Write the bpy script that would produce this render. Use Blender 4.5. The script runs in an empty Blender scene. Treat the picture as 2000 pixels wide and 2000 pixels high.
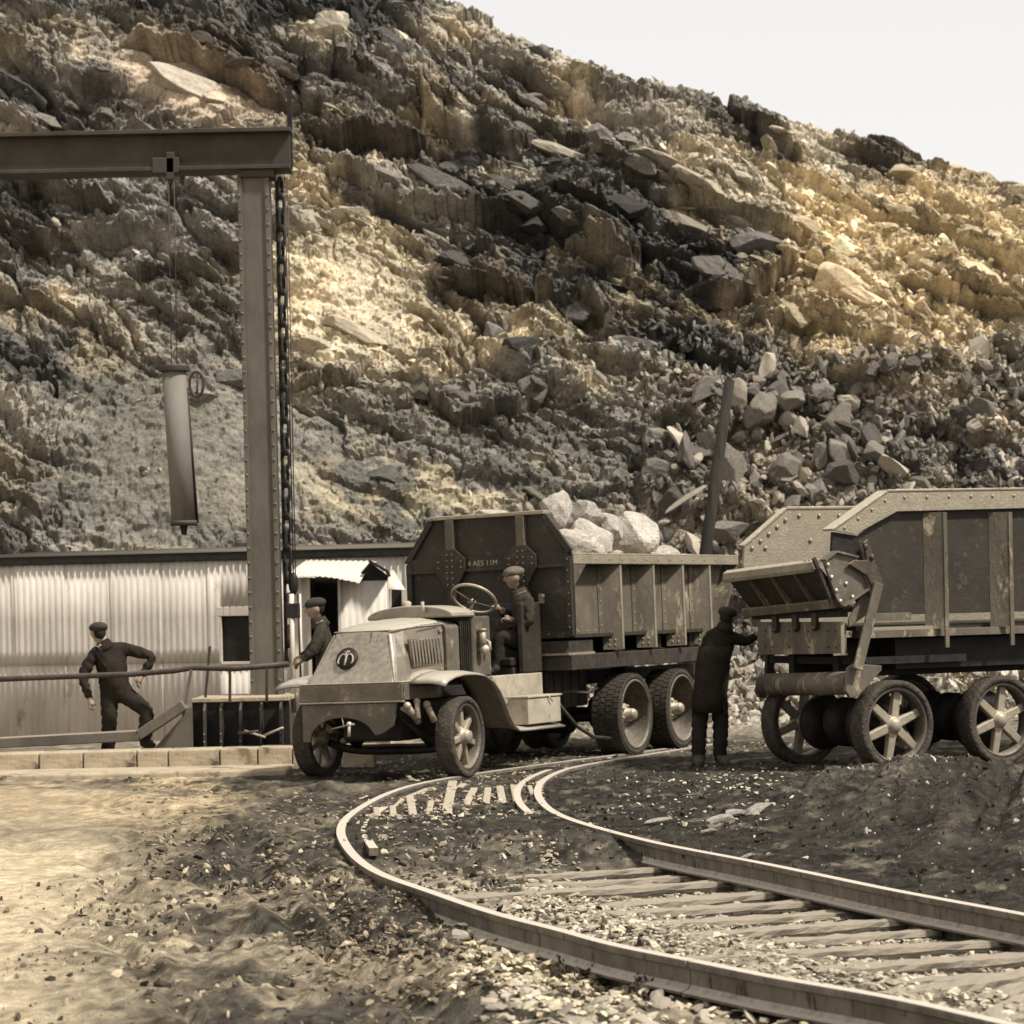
import bpy, bmesh, math, random
import numpy as np
from mathutils import Vector, Matrix, Euler
random.seed(7); np.random.seed(7)
SC = bpy.context.scene
COL = SC.collection
R = math.radians

# ------------------------------------------------------------------ camera
FPX, V0, CAMH, ROLL = 5200.0, 1172.0, 1.9, R(1.2)
cam = bpy.data.cameras.new('camera'); camo = bpy.data.objects.new('camera', cam); COL.objects.link(camo)
cam.sensor_width = 36; cam.lens = FPX / 2000 * 36; cam.shift_y = (V0 - 1000) / 2000
cam.clip_start = 0.5; cam.clip_end = 3000
camo.location = (0, 0, CAMH)
camo.rotation_euler = (Matrix.Rotation(R(90), 3, 'X') @ Matrix.Rotation(-ROLL, 3, 'Z')).to_euler()
cam.dof.use_dof = True; cam.dof.focus_distance = 22.0; cam.dof.aperture_fstop = 4.0
SC.camera = camo
SC.render.engine = 'CYCLES'

# ------------------------------------------------------------------ sky, sun, exposure
world = bpy.data.worlds.new('World'); SC.world = world; world.use_nodes = True
SUN_EL, SUN_AZ = R(53), R(120)          # azimuth clockwise from +Y (the view direction)
wn = world.node_tree; wn.nodes.clear()
sky = wn.nodes.new('ShaderNodeTexSky'); sky.sky_type = 'NISHITA'; sky.sun_disc = False
sky.sun_elevation = SUN_EL; sky.sun_rotation = SUN_AZ
bw = wn.nodes.new('ShaderNodeRGBToBW')                    # the photograph is a sepia print: neutral, high thin cloud
mixc = wn.nodes.new('ShaderNodeMix'); mixc.data_type = 'RGBA'; mixc.blend_type = 'MIX'
mixc.inputs[0].default_value = 0.6; mixc.inputs[7].default_value = (9.9, 9.7, 9.45, 1)
bg = wn.nodes.new('ShaderNodeBackground'); bg.inputs[1].default_value = 0.09
wo = wn.nodes.new('ShaderNodeOutputWorld')
wn.links.new(sky.outputs[0], bw.inputs[0]); wn.links.new(bw.outputs[0], mixc.inputs[6])
wn.links.new(mixc.outputs[2], bg.inputs[0]); wn.links.new(bg.outputs[0], wo.inputs[0])
sl = bpy.data.lights.new('sun', 'SUN'); sl.energy = 4.4; sl.angle = R(5); sl.color = (1.0, 0.965, 0.90)
so = bpy.data.objects.new('sun', sl); COL.objects.link(so)
sd = Vector((math.sin(SUN_AZ) * math.cos(SUN_EL), math.cos(SUN_AZ) * math.cos(SUN_EL), math.sin(SUN_EL)))
so.rotation_euler = sd.to_track_quat('Z', 'Y').to_euler(); so.location = (30, 0, 30)
SC.view_settings.view_transform = 'Standard'; SC.view_settings.look = 'None'
SC.view_settings.exposure = 0.47; SC.view_settings.gamma = 1.0

# ------------------------------------------------------------------ helpers
cR, sR = math.cos(ROLL), math.sin(ROLL)
def ray(u, v):                       # direction in the world for a point of the 2000 px photograph
    x = (u - 1000) / FPX; y = (V0 - v) / FPX
    return Vector((x * cR + y * sR, 1.0, -x * sR + y * cR))
def at(u, v, Y): return Vector((0, 0, CAMH)) + ray(u, v) * Y
def gp(u, v, z=0.0):
    d = ray(u, v); return Vector((0, 0, CAMH)) + d * ((z - CAMH) / d.z)
def proj(X, Y, Z):                   # numpy arrays -> photo px
    x = X / Y; y = (Z - CAMH) / Y
    return 1000 + FPX * (x * cR - y * sR), V0 - FPX * (x * sR + y * cR)

def hsh(ix, iy, seed):
    n = (ix.astype(np.int64) * 374761393 + iy.astype(np.int64) * 668265263 + seed * 1274126177) & 0xFFFFFFFF
    n = ((n ^ (n >> 13)) * 1274126177) & 0xFFFFFFFF
    n = ((n ^ (n >> 16)) * 2246822519) & 0xFFFFFFFF
    n = n ^ (n >> 15)
    return (n & 0xFFFFFF) / float(0x1000000)
def vnoise(x, y, seed=0):
    ix = np.floor(x); iy = np.floor(y); fx = x - ix; fy = y - iy
    fx = fx * fx * fx * (fx * (fx * 6 - 15) + 10); fy = fy * fy * fy * (fy * (fy * 6 - 15) + 10)
    a = hsh(ix, iy, seed); b = hsh(ix + 1, iy, seed); c = hsh(ix, iy + 1, seed); d = hsh(ix + 1, iy + 1, seed)
    return (a + (b - a) * fx) * (1 - fy) + (c + (d - c) * fx) * fy
def fbm(x, y, seed=0, octv=4, gain=.5):
    s = 0; a = 1; t = 0
    for k in range(octv):
        s = s + a * vnoise(x * 2 ** k + 17.3 * k, y * 2 ** k - 9.1 * k, seed + k); t += a; a *= gain
    return s / t - .5
def voro(x, y, seed=0, jit=.9):
    ix = np.floor(x); iy = np.floor(y)
    f1 = np.full(x.shape, 9.0); f2 = np.full(x.shape, 9.0)
    cx = np.zeros(x.shape); cy = np.zeros(x.shape); r1 = np.zeros(x.shape); r2 = np.zeros(x.shape); r3 = np.zeros(x.shape)
    for dx in (-1, 0, 1):
        for dy in (-1, 0, 1):
            jx = ix + dx; jy = iy + dy
            px = jx + .5 + jit * (hsh(jx, jy, seed) - .5); py = jy + .5 + jit * (hsh(jx, jy, seed + 1) - .5)
            d = np.sqrt((px - x) ** 2 + (py - y) ** 2)
            m = d < f1
            f2 = np.where(m, f1, np.minimum(f2, d)); f1 = np.where(m, d, f1)
            cx = np.where(m, px, cx); cy = np.where(m, py, cy)
            r1 = np.where(m, hsh(jx, jy, seed + 2), r1); r2 = np.where(m, hsh(jx, jy, seed + 3), r2); r3 = np.where(m, hsh(jx, jy, seed + 4), r3)
    return f1, f2, x - cx, y - cy, r1, r2, r3
def sstep(a, b, x):
    t = np.clip((x - a) / (b - a), 0, 1); return t * t * (3 - 2 * t)

def link(o, parent=None):
    COL.objects.link(o)
    if parent is not None: o.parent = parent
    return o
def tag(o, label=None, cat=None, group=None, kind=None):
    if label: o['label'] = label
    if cat: o['category'] = cat
    if group: o['group'] = group
    if kind: o['kind'] = kind
    return o
def empty(name, loc=(0, 0, 0), rz=0, label=None, cat=None, group=None, rot=None):
    o = bpy.data.objects.new(name, None); COL.objects.link(o); o.location = loc
    o.rotation_euler = rot if rot else (0, 0, rz); o.empty_display_size = .2
    return tag(o, label, cat, group)
def npmesh(name, V, F, mat=None, smooth=False, parent=None, col=None):
    me = bpy.data.meshes.new(name); n = len(V); F = np.asarray(F, dtype=np.int32)
    me.vertices.add(n); me.vertices.foreach_set('co', np.asarray(V, dtype=np.float32).ravel())
    k = F.shape[1]; me.loops.add(F.size); me.loops.foreach_set('vertex_index', F.ravel())
    me.polygons.add(len(F)); me.polygons.foreach_set('loop_start', np.arange(0, F.size, k, dtype=np.int32))
    me.polygons.foreach_set('loop_total', np.full(len(F), k, dtype=np.int32))
    me.polygons.foreach_set('use_smooth', np.full(len(F), smooth, dtype=bool))
    me.update(calc_edges=True)
    if col is not None:
        ca = me.color_attributes.new('tone', 'FLOAT_COLOR', 'POINT')
        c4 = np.ones((n, 4), dtype=np.float32); c4[:, :3] = np.asarray(col) * np.array([1.0, .965, .945]); ca.data.foreach_set('color', c4.ravel())
    if mat: me.materials.append(mat)
    return link(bpy.data.objects.new(name, me), parent)
def grid_faces(nr, nc):
    i = np.arange(nr - 1)[:, None] * nc + np.arange(nc - 1)[None, :]
    return np.stack([i, i + 1, i + nc + 1, i + nc], -1).reshape(-1, 4)

class MB:                            # collects shapes into ONE mesh
    def __init__(s): s.v = []; s.f = []; s.sm = []
    def add(s, vs, fs, M=None, smooth=False):
        b = len(s.v)
        for p in vs:
            p = Vector(p)
            if M is not None: p = M @ p
            s.v.append(p)
        for f in fs: s.f.append([b + i for i in f]); s.sm.append(smooth)
        return s
    def box(s, x0, x1, y0, y1, z0, z1, M=None):
        v = [(x, y, z) for z in (z0, z1) for y in (y0, y1) for x in (x0, x1)]
        return s.add(v, [(0, 2, 3, 1), (4, 5, 7, 6), (0, 1, 5, 4), (2, 6, 7, 3), (0, 4, 6, 2), (1, 3, 7, 5)], M)
    def bar(s, a, b, w, h, up=(0, 0, 1)):       # box beam from a to b
        a = Vector(a); b = Vector(b); d = (b - a); L = d.length; d.normalize()
        upv = Vector(up)
        if abs(d.dot(upv)) > .98: upv = Vector((1, 0, 0))
        sx = d.cross(upv).normalized(); sz = sx.cross(d).normalized()
        M = Matrix((( sx.x, d.x, sz.x, a.x), (sx.y, d.y, sz.y, a.y), (sx.z, d.z, sz.z, a.z), (0, 0, 0, 1)))
        return s.box(-w / 2, w / 2, 0, L, -h / 2, h / 2, M)
    def prism(s, poly, axis, a, b, M=None):     # polygon (list of 2D) extruded along axis between a and b
        n = len(poly)
        def mk(p, t):
            if axis == 0: return (t, p[0], p[1])
            if axis == 1: return (p[0], t, p[1])
            return (p[0], p[1], t)
        v = [mk(p, a) for p in poly] + [mk(p, b) for p in poly]
        f = [tuple(range(n))[::-1], tuple(range(n, 2 * n))] + [(i, (i + 1) % n, n + (i + 1) % n, n + i) for i in range(n)]
        return s.add(v, f, M)
    def tube(s, path, r, n=8, smooth=True, caps=True):
        path = [Vector(p) for p in path]; m = len(path)
        rr = r if isinstance(r, (list, tuple)) else [r] * m
        vs = []; prev = None
        for i, p in enumerate(path):
            t = (path[min(i + 1, m - 1)] - path[max(i - 1, 0)]).normalized()
            if prev is None:
                prev = t.orthogonal().normalized()
            q = (prev - t * prev.dot(t))
            q = q.normalized() if q.length > 1e-6 else t.orthogonal().normalized()
            prev = q; w = t.cross(q)
            for k in range(n):
                an = 2 * math.pi * k / n
                vs.append(p + (q * math.cos(an) + w * math.sin(an)) * rr[i])
        fs = [(i * n + k, i * n + (k + 1) % n, (i + 1) * n + (k + 1) % n, (i + 1) * n + k) for i in range(m - 1) for k in range(n)]
        s.add(vs, fs, None, smooth)
        if caps:
            b = len(s.v) - len(vs)
            s.f.append([b + k for k in range(n)][::-1]); s.sm.append(False)
            s.f.append([b + (m - 1) * n + k for k in range(n)]); s.sm.append(False)
        return s
    def lathe(s, prof, n=32, M=None, smooth=True):   # prof [(r, t)] around local Y axis (t along Y)
        vs = []; m = len(prof)
        for (r, t) in prof:
            for k in range(n):
                an = 2 * math.pi * k / n
                vs.append((r * math.cos(an), t, r * math.sin(an)))
        fs = [(i * n + k, (i + 1) * n + k, (i + 1) * n + (k + 1) % n, i * n + (k + 1) % n) for i in range(m - 1) for k in range(n)]
        return s.add(vs, fs, M, smooth)
    def ball(s, c, r, sc=(1, 1, 1), n=8):
        c = Vector(c); vs = []; fs = []
        for i in range(n + 1):
            th = math.pi * i / n
            for k in range(n * 2):
                ph = math.pi * k / n
                vs.append(c + Vector((r * sc[0] * math.sin(th) * math.cos(ph), r * sc[1] * math.sin(th) * math.sin(ph), r * sc[2] * math.cos(th))))
        m = n * 2
        for i in range(n):
            for k in range(m): fs.append((i * m + k, (i + 1) * m + k, (i + 1) * m + (k + 1) % m, i * m + (k + 1) % m))
        return s.add(vs, fs, None, True)
    def build(s, name, mat=None, parent=None, bevel=0, seg=2, loc=None):
        me = bpy.data.meshes.new(name)
        me.from_pydata([tuple(v) for v in s.v], [], s.f)
        for p, q in zip(me.polygons, s.sm): p.use_smooth = q
        bm = bmesh.new(); bm.from_mesh(me)
        bmesh.ops.remove_doubles(bm, verts=bm.verts, dist=1e-5)
        bmesh.ops.recalc_face_normals(bm, faces=bm.faces); bm.to_mesh(me); bm.free()
        if mat: me.materials.append(mat)
        o = link(bpy.data.objects.new(name, me), parent)
        if loc is not None: o.location = loc
        if bevel:
            md = o.modifiers.new('bevel', 'BEVEL'); md.width = bevel; md.segments = seg; md.limit_method = 'ANGLE'; md.angle_limit = R(40)
        return o
def dup(o, parent=None, name=None):
    c = o.copy(); COL.objects.link(c)
    if parent is not None: c.parent = parent
    for ch in [x for x in bpy.data.objects if x.parent == o]: dup(ch, c)
    return c

# ------------------------------------------------------------------ materials
def sep(c): return (c[0] * 1.01, c[1] * .95, c[2] * .92)      # the warm brown cast of the print
def mat(name, c1, c2=None, scale=6, rough=.75, metal=0.0, bump=.25, bscale=None, spots=None, spot_amt=.5, spot_scale=14, stretch=(1, 1, 1), coord='Object', dust_toplight=None, dust_toplight_amt=0.0, edge=None, rvar=.15, spec=.22):
    c1 = sep(c1); c2 = sep(c2) if c2 else c1; spots = sep(spots) if spots else None; dust_toplight = sep(dust_toplight) if dust_toplight else None
    m = bpy.data.materials.new(name); m.use_nodes = True; nt = m.node_tree; N = nt.nodes; L = nt.links; N.clear()
    out = N.new('ShaderNodeOutputMaterial'); bs = N.new('ShaderNodeBsdfPrincipled'); L.new(bs.outputs[0], out.inputs[0])
    tc = N.new('ShaderNodeTexCoord'); mp = N.new('ShaderNodeMapping'); mp.inputs['Scale'].default_value = stretch
    L.new(tc.outputs[coord], mp.inputs[0])
    nz = N.new('ShaderNodeTexNoise'); nz.inputs['Scale'].default_value = scale; nz.inputs['Detail'].default_value = 8; nz.inputs['Roughness'].default_value = .65
    L.new(mp.outputs[0], nz.inputs[0])
    rp = N.new('ShaderNodeValToRGB'); rp.color_ramp.elements[0].position = .35; rp.color_ramp.elements[1].position = .66
    rp.color_ramp.elements[0].color = (*c1, 1); rp.color_ramp.elements[1].color = (*(c2 or c1), 1)
    L.new(nz.outputs[0], rp.inputs[0]); cur = rp.outputs[0]
    if spots:
        n2 = N.new('ShaderNodeTexNoise'); n2.inputs['Scale'].default_value = spot_scale; n2.inputs['Detail'].default_value = 10; n2.inputs['Roughness'].default_value = .72
        L.new(mp.outputs[0], n2.inputs[0])
        r2 = N.new('ShaderNodeValToRGB'); r2.color_ramp.elements[0].position = 1 - spot_amt - .06 if False else .5 + (.5 - spot_amt) * .35; r2.color_ramp.elements[1].position = r2.color_ramp.elements[0].position + .1
        L.new(n2.outputs[0], r2.inputs[0])
        mx = N.new('ShaderNodeMix'); mx.data_type = 'RGBA'; L.new(r2.outputs[0], mx.inputs[0]); L.new(cur, mx.inputs[6]); mx.inputs[7].default_value = (*spots, 1); cur = mx.outputs[2]
    if dust_toplight and dust_toplight_amt > 0:          # dusty upward faces, with light from above put into the colour
        ge = N.new('ShaderNodeNewGeometry'); sx = N.new('ShaderNodeSeparateXYZ'); L.new(ge.outputs['Normal'], sx.inputs[0])
        n3 = N.new('ShaderNodeTexNoise'); n3.inputs['Scale'].default_value = 20; n3.inputs['Detail'].default_value = 6; L.new(mp.outputs[0], n3.inputs[0])
        ad = N.new('ShaderNodeMath'); ad.operation = 'MULTIPLY_ADD'; L.new(n3.outputs[0], ad.inputs[0]); ad.inputs[1].default_value = .8; L.new(sx.outputs[2], ad.inputs[2])
        r3 = N.new('ShaderNodeMapRange'); r3.inputs[1].default_value = .75; r3.inputs[2].default_value = 1.3; r3.inputs[4].default_value = dust_toplight_amt
        L.new(ad.outputs[0], r3.inputs[0])
        m3 = N.new('ShaderNodeMix'); m3.data_type = 'RGBA'; L.new(r3.outputs[0], m3.inputs[0]); L.new(cur, m3.inputs[6]); m3.inputs[7].default_value = (*dust_toplight, 1); cur = m3.outputs[2]
    L.new(cur, bs.inputs['Base Color'])
    rr = N.new('ShaderNodeMapRange'); L.new(nz.outputs[0], rr.inputs[0]); rr.inputs[3].default_value = max(.05, rough - rvar); rr.inputs[4].default_value = min(1, rough + rvar)
    L.new(rr.outputs[0], bs.inputs['Roughness']); bs.inputs['Metallic'].default_value = metal; bs.inputs['Specular IOR Level'].default_value = spec
    if bump:
        nb = N.new('ShaderNodeTexNoise'); nb.inputs['Scale'].default_value = bscale or scale * 5; nb.inputs['Detail'].default_value = 6
        L.new(mp.outputs[0], nb.inputs[0])
        bp = N.new('ShaderNodeBump'); bp.inputs['Strength'].default_value = bump; bp.inputs['Distance'].default_value = .02
        L.new(nb.outputs[0], bp.inputs['Height']); L.new(bp.outputs[0], bs.inputs['Normal'])
    return m
def tone_mat(name, sc1, sc2, bump, rough=.9, lo=.55, hi=1.45, rnd=0.0, tint=None):
    """colour comes from the mesh's own 'tone' attribute, broken up by fine mineral noise"""
    m = bpy.data.materials.new(name); m.use_nodes = True; nt = m.node_tree; N = nt.nodes; L = nt.links; N.clear()
    out = N.new('ShaderNodeOutputMaterial'); bs = N.new('ShaderNodeBsdfPrincipled'); L.new(bs.outputs[0], out.inputs[0])
    bs.inputs['Roughness'].default_value = rough; bs.inputs['Specular IOR Level'].default_value = .12
    at_ = N.new('ShaderNodeAttribute'); at_.attribute_name = 'tone'; src = at_.outputs['Color']
    if tint:
        rg = N.new('ShaderNodeRGB'); rg.outputs[0].default_value = (*sep(tint), 1); src = rg.outputs[0]
    tc = N.new('ShaderNodeTexCoord')
    nz = N.new('ShaderNodeTexNoise'); nz.inputs['Scale'].default_value = sc1; nz.inputs['Detail'].default_value = 9; nz.inputs['Roughness'].default_value = .7
    L.new(tc.outputs['Object'], nz.inputs[0])
    n2 = N.new('ShaderNodeTexNoise'); n2.inputs['Scale'].default_value = sc2; n2.inputs['Detail'].default_value = 6; n2.inputs['Roughness'].default_value = .7
    L.new(tc.outputs['Object'], n2.inputs[0])
    ad = N.new('ShaderNodeMath'); ad.operation = 'ADD'; L.new(nz.outputs[0], ad.inputs[0]); L.new(n2.outputs[0], ad.inputs[1])
    mr = N.new('ShaderNodeMapRange'); mr.inputs[1].default_value = .72; mr.inputs[2].default_value = 1.28; mr.inputs[3].default_value = lo; mr.inputs[4].default_value = hi
    L.new(ad.outputs[0], mr.inputs[0]); fac = mr.outputs[0]
    if rnd:
        oi = N.new('ShaderNodeObjectInfo'); mr2 = N.new('ShaderNodeMapRange'); mr2.inputs[3].default_value = 1 - rnd; mr2.inputs[4].default_value = 1 + rnd
        L.new(oi.outputs['Random'], mr2.inputs[0]); mm = N.new('ShaderNodeMath'); mm.operation = 'MULTIPLY'
        L.new(fac, mm.inputs[0]); L.new(mr2.outputs[0], mm.inputs[1]); fac = mm.outputs[0]
    vm = N.new('ShaderNodeVectorMath'); vm.operation = 'SCALE'; L.new(src, vm.inputs[0]); L.new(fac, vm.inputs['Scale'])
    L.new(vm.outputs[0], bs.inputs['Base Color'])
    bp = N.new('ShaderNodeBump'); bp.inputs['Strength'].default_value = bump; bp.inputs['Distance'].default_value = .05
    L.new(ad.outputs[0], bp.inputs['Height']); L.new(bp.outputs[0], bs.inputs['Normal'])
    return m
# ------------------------------------------------------------------ hillside (quarry face)
CREAM = (.66, .55, .355); PALE = (.66, .61, .49); TAN = (.28, .262, .222); LG = (.34, .325, .285); GREY = (.075, .074, .070); DARK = (.04, .038, .035); MID = (.16, .154, .138)
M_rock = tone_mat('quarry_rock', 3.0, 17, .9, lo=.45, hi=1.5)
def build_hill():
    core = np.linspace(-12.6, 12.6, 860)
    g = np.cumsum(.03 * 1.09 ** np.arange(1, 62)); g = g[g < 75]
    A = np.concatenate([-12.6 - g[::-1], core, 12.6 + g])
    B = np.concatenate([np.linspace(0, 1.0, 600), 1 + np.array([.01, .03, .06, .12, .25, .6, 1.2, 2.5])])
    a, b = np.meshgrid(A, B)
    zc = np.interp(a, [-80, -20, -11, -5.5, -1.75, 0, 2.5, 3.6, 4.9, 6.1, 7.2, 8.2, 11, 20, 80], [24, 20, 18.0, 16.35, 15.0, 14.25, 12.95, 12.7, 12.4, 12.0, 11.72, 11.4, 10.45, 9.2, 8])
    bb = np.clip(b, 0, 1)
    toe = 42.0 + .9 * fbm(a * .25, a * 0, 5) + np.interp(a, [-12, 0, 5, 12], [.5, 0, 0, -.5])
    Z = zc * bb
    Y = toe + 15 * np.interp(bb, [0, .12, .2, .5, .8, 1], [0, .19, .27, .5, .74, 1.0])
    back = np.clip(b - 1, 0, None); Y = Y + back * 30; Z = Z + back * .6
    X = a.copy()
    # outward direction of the base profile
    slope = np.interp(bb, [0, .15, .3, .8, 1, 1.2], [.8, .9, 1.2, 1.2, .8, .4])
    nY = -slope / np.sqrt(1 + slope ** 2); nZ = 1 / np.sqrt(1 + slope ** 2)
    s = bb * np.sqrt(zc ** 2 + 15 ** 2)
    u, v = proj(X, Y, Z)
    # how blocky the rock is
    def blob(cu, cv, ru, rv, ang=0):
        c, q = math.cos(R(ang)), math.sin(R(ang)); du = u - cu; dv = v - cv
        x = (du * c + dv * q) / ru; y = (-du * q + dv * c) / rv
        return np.exp(-np.power(x * x + y * y, 1.6))
    earth = np.clip(blob(350, 900, 260, 230) + blob(760, 930, 330, 150) * .55 + blob(1150, 900, 180, 110) * .3 + blob(360, 165, 170, 60, 22) + .75 * blob(680, 600, 170, 130, 20) + .4 * blob(1700, 560, 120, 120), 0, 1)
    rough = 1 - .8 * earth
    # domain warp + strata tilt
    wx = fbm(a * .35, s * .35, 11) * 1.5 + fbm(a * 2.1, s * 2.1, 12) * .12; wy = fbm(a * .35 + 40, s * .35, 13) * 1.5 + fbm(a * 2.1, s * 2.1 + 9, 14) * .12
    th = R(-27) + .12 * fbm(a * .12, s * .12, 77)
    al = (a + wx) * np.cos(th) + (s + wy) * np.sin(th); pe = -(a + wx) * np.sin(th) + (s + wy) * np.cos(th)
    D = np.zeros_like(a); cellt = np.zeros_like(a)
    for (sc, st, amp, tl, cr, seed) in ((2.5, 1.9, .70, .9, .6, 21), (1.0, 1.8, .50, 1.1, .6, 31), (.45, 1.5, .25, 1.4, .5, 41), (.21, 1.1, .11, 1.5, .25, 51), (.11, 1.1, .045, 1.0, .15, 55)):
        f1, f2, dx, dy, r1, r2, r3 = voro(al / (sc * st), pe / sc, seed)
        edge = 1 - sstep(0, .13, f2 - f1)
        D += rough ** (1.5 if sc > .4 else .6) * (amp * (r1 - .5) + tl * amp * ((r2 - .5) * 1.9 * dx + (r3 - .62) * 1.9 * dy) - cr * edge * amp * .9 * (r1 > .35))
        cellt += (r3 - .5) * (.5 if sc > 1 else .35)
    D += .6 * fbm(a * .22, s * .22, 61, 3) + .05 * fbm(a * 6, s * 6, 62, 3) + .10 * earth * fbm(a * 2.5, s * 2.5, 63, 4)
    # overhanging ledges seen in the face: polyline in the photo, step size, reach
    for pl, amp, w in (([(590, 245), (700, 275), (790, 285), (860, 262)], .75, 60), ([(640, 330), (780, 395), (900, 410), (1010, 440), (1120, 500), (1230, 535)], .8, 80),
                       ([(1050, 385), (1140, 430), (1230, 440)], .6, 50), ([(1100, 165), (1180, 200), (1270, 205), (1320, 190)], .6, 50),
                       ([(1390, 180), (1450, 235), (1530, 300), (1560, 330)], 1.1, 70), ([(1360, 585), (1430, 590), (1500, 555), (1560, 500)], .9, 90),
                       ([(840, 545), (940, 570), (1040, 590), (1180, 600)], .7, 70), ([(250, 95), (380, 110), (500, 175), (560, 190)], .9, 60),
                       ([(250, 500), (340, 510), (430, 540)], .6, 50), ([(250, 235), (380, 250), (480, 200)], .4, 40), ([(1560, 610), (1640, 650), (1760, 690)], .5, 70),
                       ([(560, 150), (640, 140), (700, 90)], .6, 60), ([(930, 260), (1040, 270), (1160, 300), (1290, 370), (1420, 410)], .45, 60), ([(1620, 275), (1700, 300), (1780, 310)], .8, 60),
                       ([(820, 740), (900, 830), (1010, 800), (1110, 740)], .55, 60), ([(560, 770), (680, 760), (740, 700)], .4, 60), ([(1750, 560), (1900, 600), (2000, 640)], .7, 70), ([(0, 330), (120, 380), (240, 420)], .7, 70)):
        uu = np.array([p[0] for p in pl]); vv = np.array([p[1] for p in pl])
        line = np.interp(u, uu, vv) + 26 * fbm(a * 1.3, a * 0 + vv[0], 91, 4)
        du = np.minimum(u - uu[0], uu[-1] - u); mask = sstep(-25, 45, du)
        dv = line - v
        D += mask * (amp * .85) * np.where(dv > 0, np.exp(-dv / w), -.75 * np.exp(dv / (w * .45)))
    D *= .75
    fade = sstep(0, .03, bb) * (1 - .6 * sstep(.9, 1.0, b)) * np.where(b > 1.05, .3, 1)
    D = D * fade
    # ---- colour of the rock, with shade under the ledges painted in
    n1 = fbm(a * .8, s * .8, 70, 5); n2 = fbm(al * .5, pe * 2.2, 72, 5)
    colr = np.zeros(a.shape + (3,)); colr[:] = MID
    def lay(c, w):
        w = np.clip(w, 0, 1)[..., None]; colr[:] = colr * (1 - w) + np.array(c) * w
    lay(TAN, sstep(-.05, .2, n2) * .8); lay(GREY, sstep(-.02, .15, n1) * .85)
    lay((.42, .385, .31), blob(1250, 190, 520, 90, 22) * .8 + n1 * .7)
    lay(TAN, blob(1200, 260, 330, 70, 25)); lay((.40, .365, .29), blob(1380, 330, 230, 50, 28) * .7 + n2)
    lay(GREY, blob(1180, 430, 360, 95, 22)); lay(GREY, blob(1230, 600, 340, 140, 12) * 1.2); lay((.07, .067, .06), blob(1330, 620, 240, 90, 25) * .9); lay((.07, .067, .06), blob(1130, 400, 200, 50, 25) * .8)
    lay(LG, blob(1170, 740, 130, 50) * .9); lay(LG, blob(960, 300, 120, 60) * .6)
    lay(GREY, blob(860, 280, 170, 60, 25) * .9)
    lay(TAN, blob(800, 380, 180, 60, 30)); lay((.45, .40, .31), blob(700, 470, 150, 70, 30) * .8)
    for q in ((700, 600, 190, 140, 20), (600, 700, 110, 110, 0), (650, 500, 120, 80, 0), (930, 640, 110, 70, 0)): lay((.56, .49, .355), blob(*q) * 1.25 + n1 * .5)
    lay(GREY, blob(960, 570, 90, 55, 20) * .9)
    for q in ((1680, 470, 150, 150, 0), (1660, 620, 130, 110, 0), (1640, 350, 110, 80, 30), (1850, 520, 170, 200, 0)): lay(CREAM, blob(*q) * 1.5 + n1 * .35)
    lay(PALE, blob(1610, 300, 110, 40, 25) * .9)
    lay((.09, .08, .065), blob(1450, 260, 120, 32, 32) * .9); lay((.10, .09, .075), blob(1720, 295, 90, 26, 8))  # darkest bands, here and in the next line, paint the shade under ledges
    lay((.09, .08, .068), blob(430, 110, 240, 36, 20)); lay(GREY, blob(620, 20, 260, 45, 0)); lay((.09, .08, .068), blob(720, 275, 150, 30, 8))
    lay((.58, .48, .36), blob(370, 170, 150, 55, 20) * 1.2); lay(PALE, blob(640, 85, 40, 35) * 1.2); lay(PALE, blob(790, 80, 40, 20, 20)); lay(PALE, blob(910, 240, 25, 20, 20)); lay(PALE, blob(1010, 345, 45, 22, 10)); lay(PALE, blob(600, 440, 45, 28))
    lay((.19, .18, .145), blob(340, 880, 240, 240)); lay((.26, .25, .225), blob(300, 420, 200, 160) * .9); lay((.16, .15, .12), blob(350, 560, 130, 70))
    lay((.21, .20, .17), blob(760, 880, 330, 130)); lay((.17, .162, .14), blob(1180, 880, 280, 130)); lay((.42, .37, .26), (blob(830, 960, 230, 70) + .4) * sstep(.0, .15, fbm(a * 1.5, s * 1.5, 79, 4)) * blob(800, 940, 330, 120))
    lay((.15, .135, .11), blob(1560, 800, 260, 90)); lay((.30, .26, .19), blob(1500, 1080, 300, 120)); lay((.42, .37, .27), blob(1500, 1350, 500, 60))
    val = 1 + (cellt * .55 + n2 * .5 + .35 * fbm(a * 3, s * 3, 80, 4)) * (.4 + .6 * rough)
    colr *= np.clip(val, .4, 1.7)[..., None]
    # slope debris greyer and darker in the joints of the strata
    seam = sstep(.30, .42, np.abs(fbm(al * .35, pe * 3.1, 83, 4)) * 2 + .12)
    colr *= (1 - .45 * seam * rough)[..., None]
    Yf = Y + nY * D; Zf = Z + nZ * D * .8; Xf = X + .25 * D * fbm(a, s, 66)
    # spread the rows of every column evenly along the displaced surface, so that steep drops get real detail
    nr = a.shape[0]; seg = np.sqrt(np.diff(Yf, axis=0) ** 2 + np.diff(Zf, axis=0) ** 2) + .004; cum = np.vstack([np.zeros(a.shape[1]), np.cumsum(seg, 0)])
    cut = int(np.searchsorted(B, 1.2))
    seg = np.minimum(seg, .25); RM = np.zeros((cut + 1, a.shape[1])); cum = np.vstack([np.zeros(a.shape[1]), np.cumsum(seg, 0)])
    for j in range(a.shape[1]): RM[:, j] = np.interp(np.linspace(0, cum[cut, j], cut + 1), cum[:cut + 1, j], np.arange(cut + 1))
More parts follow.
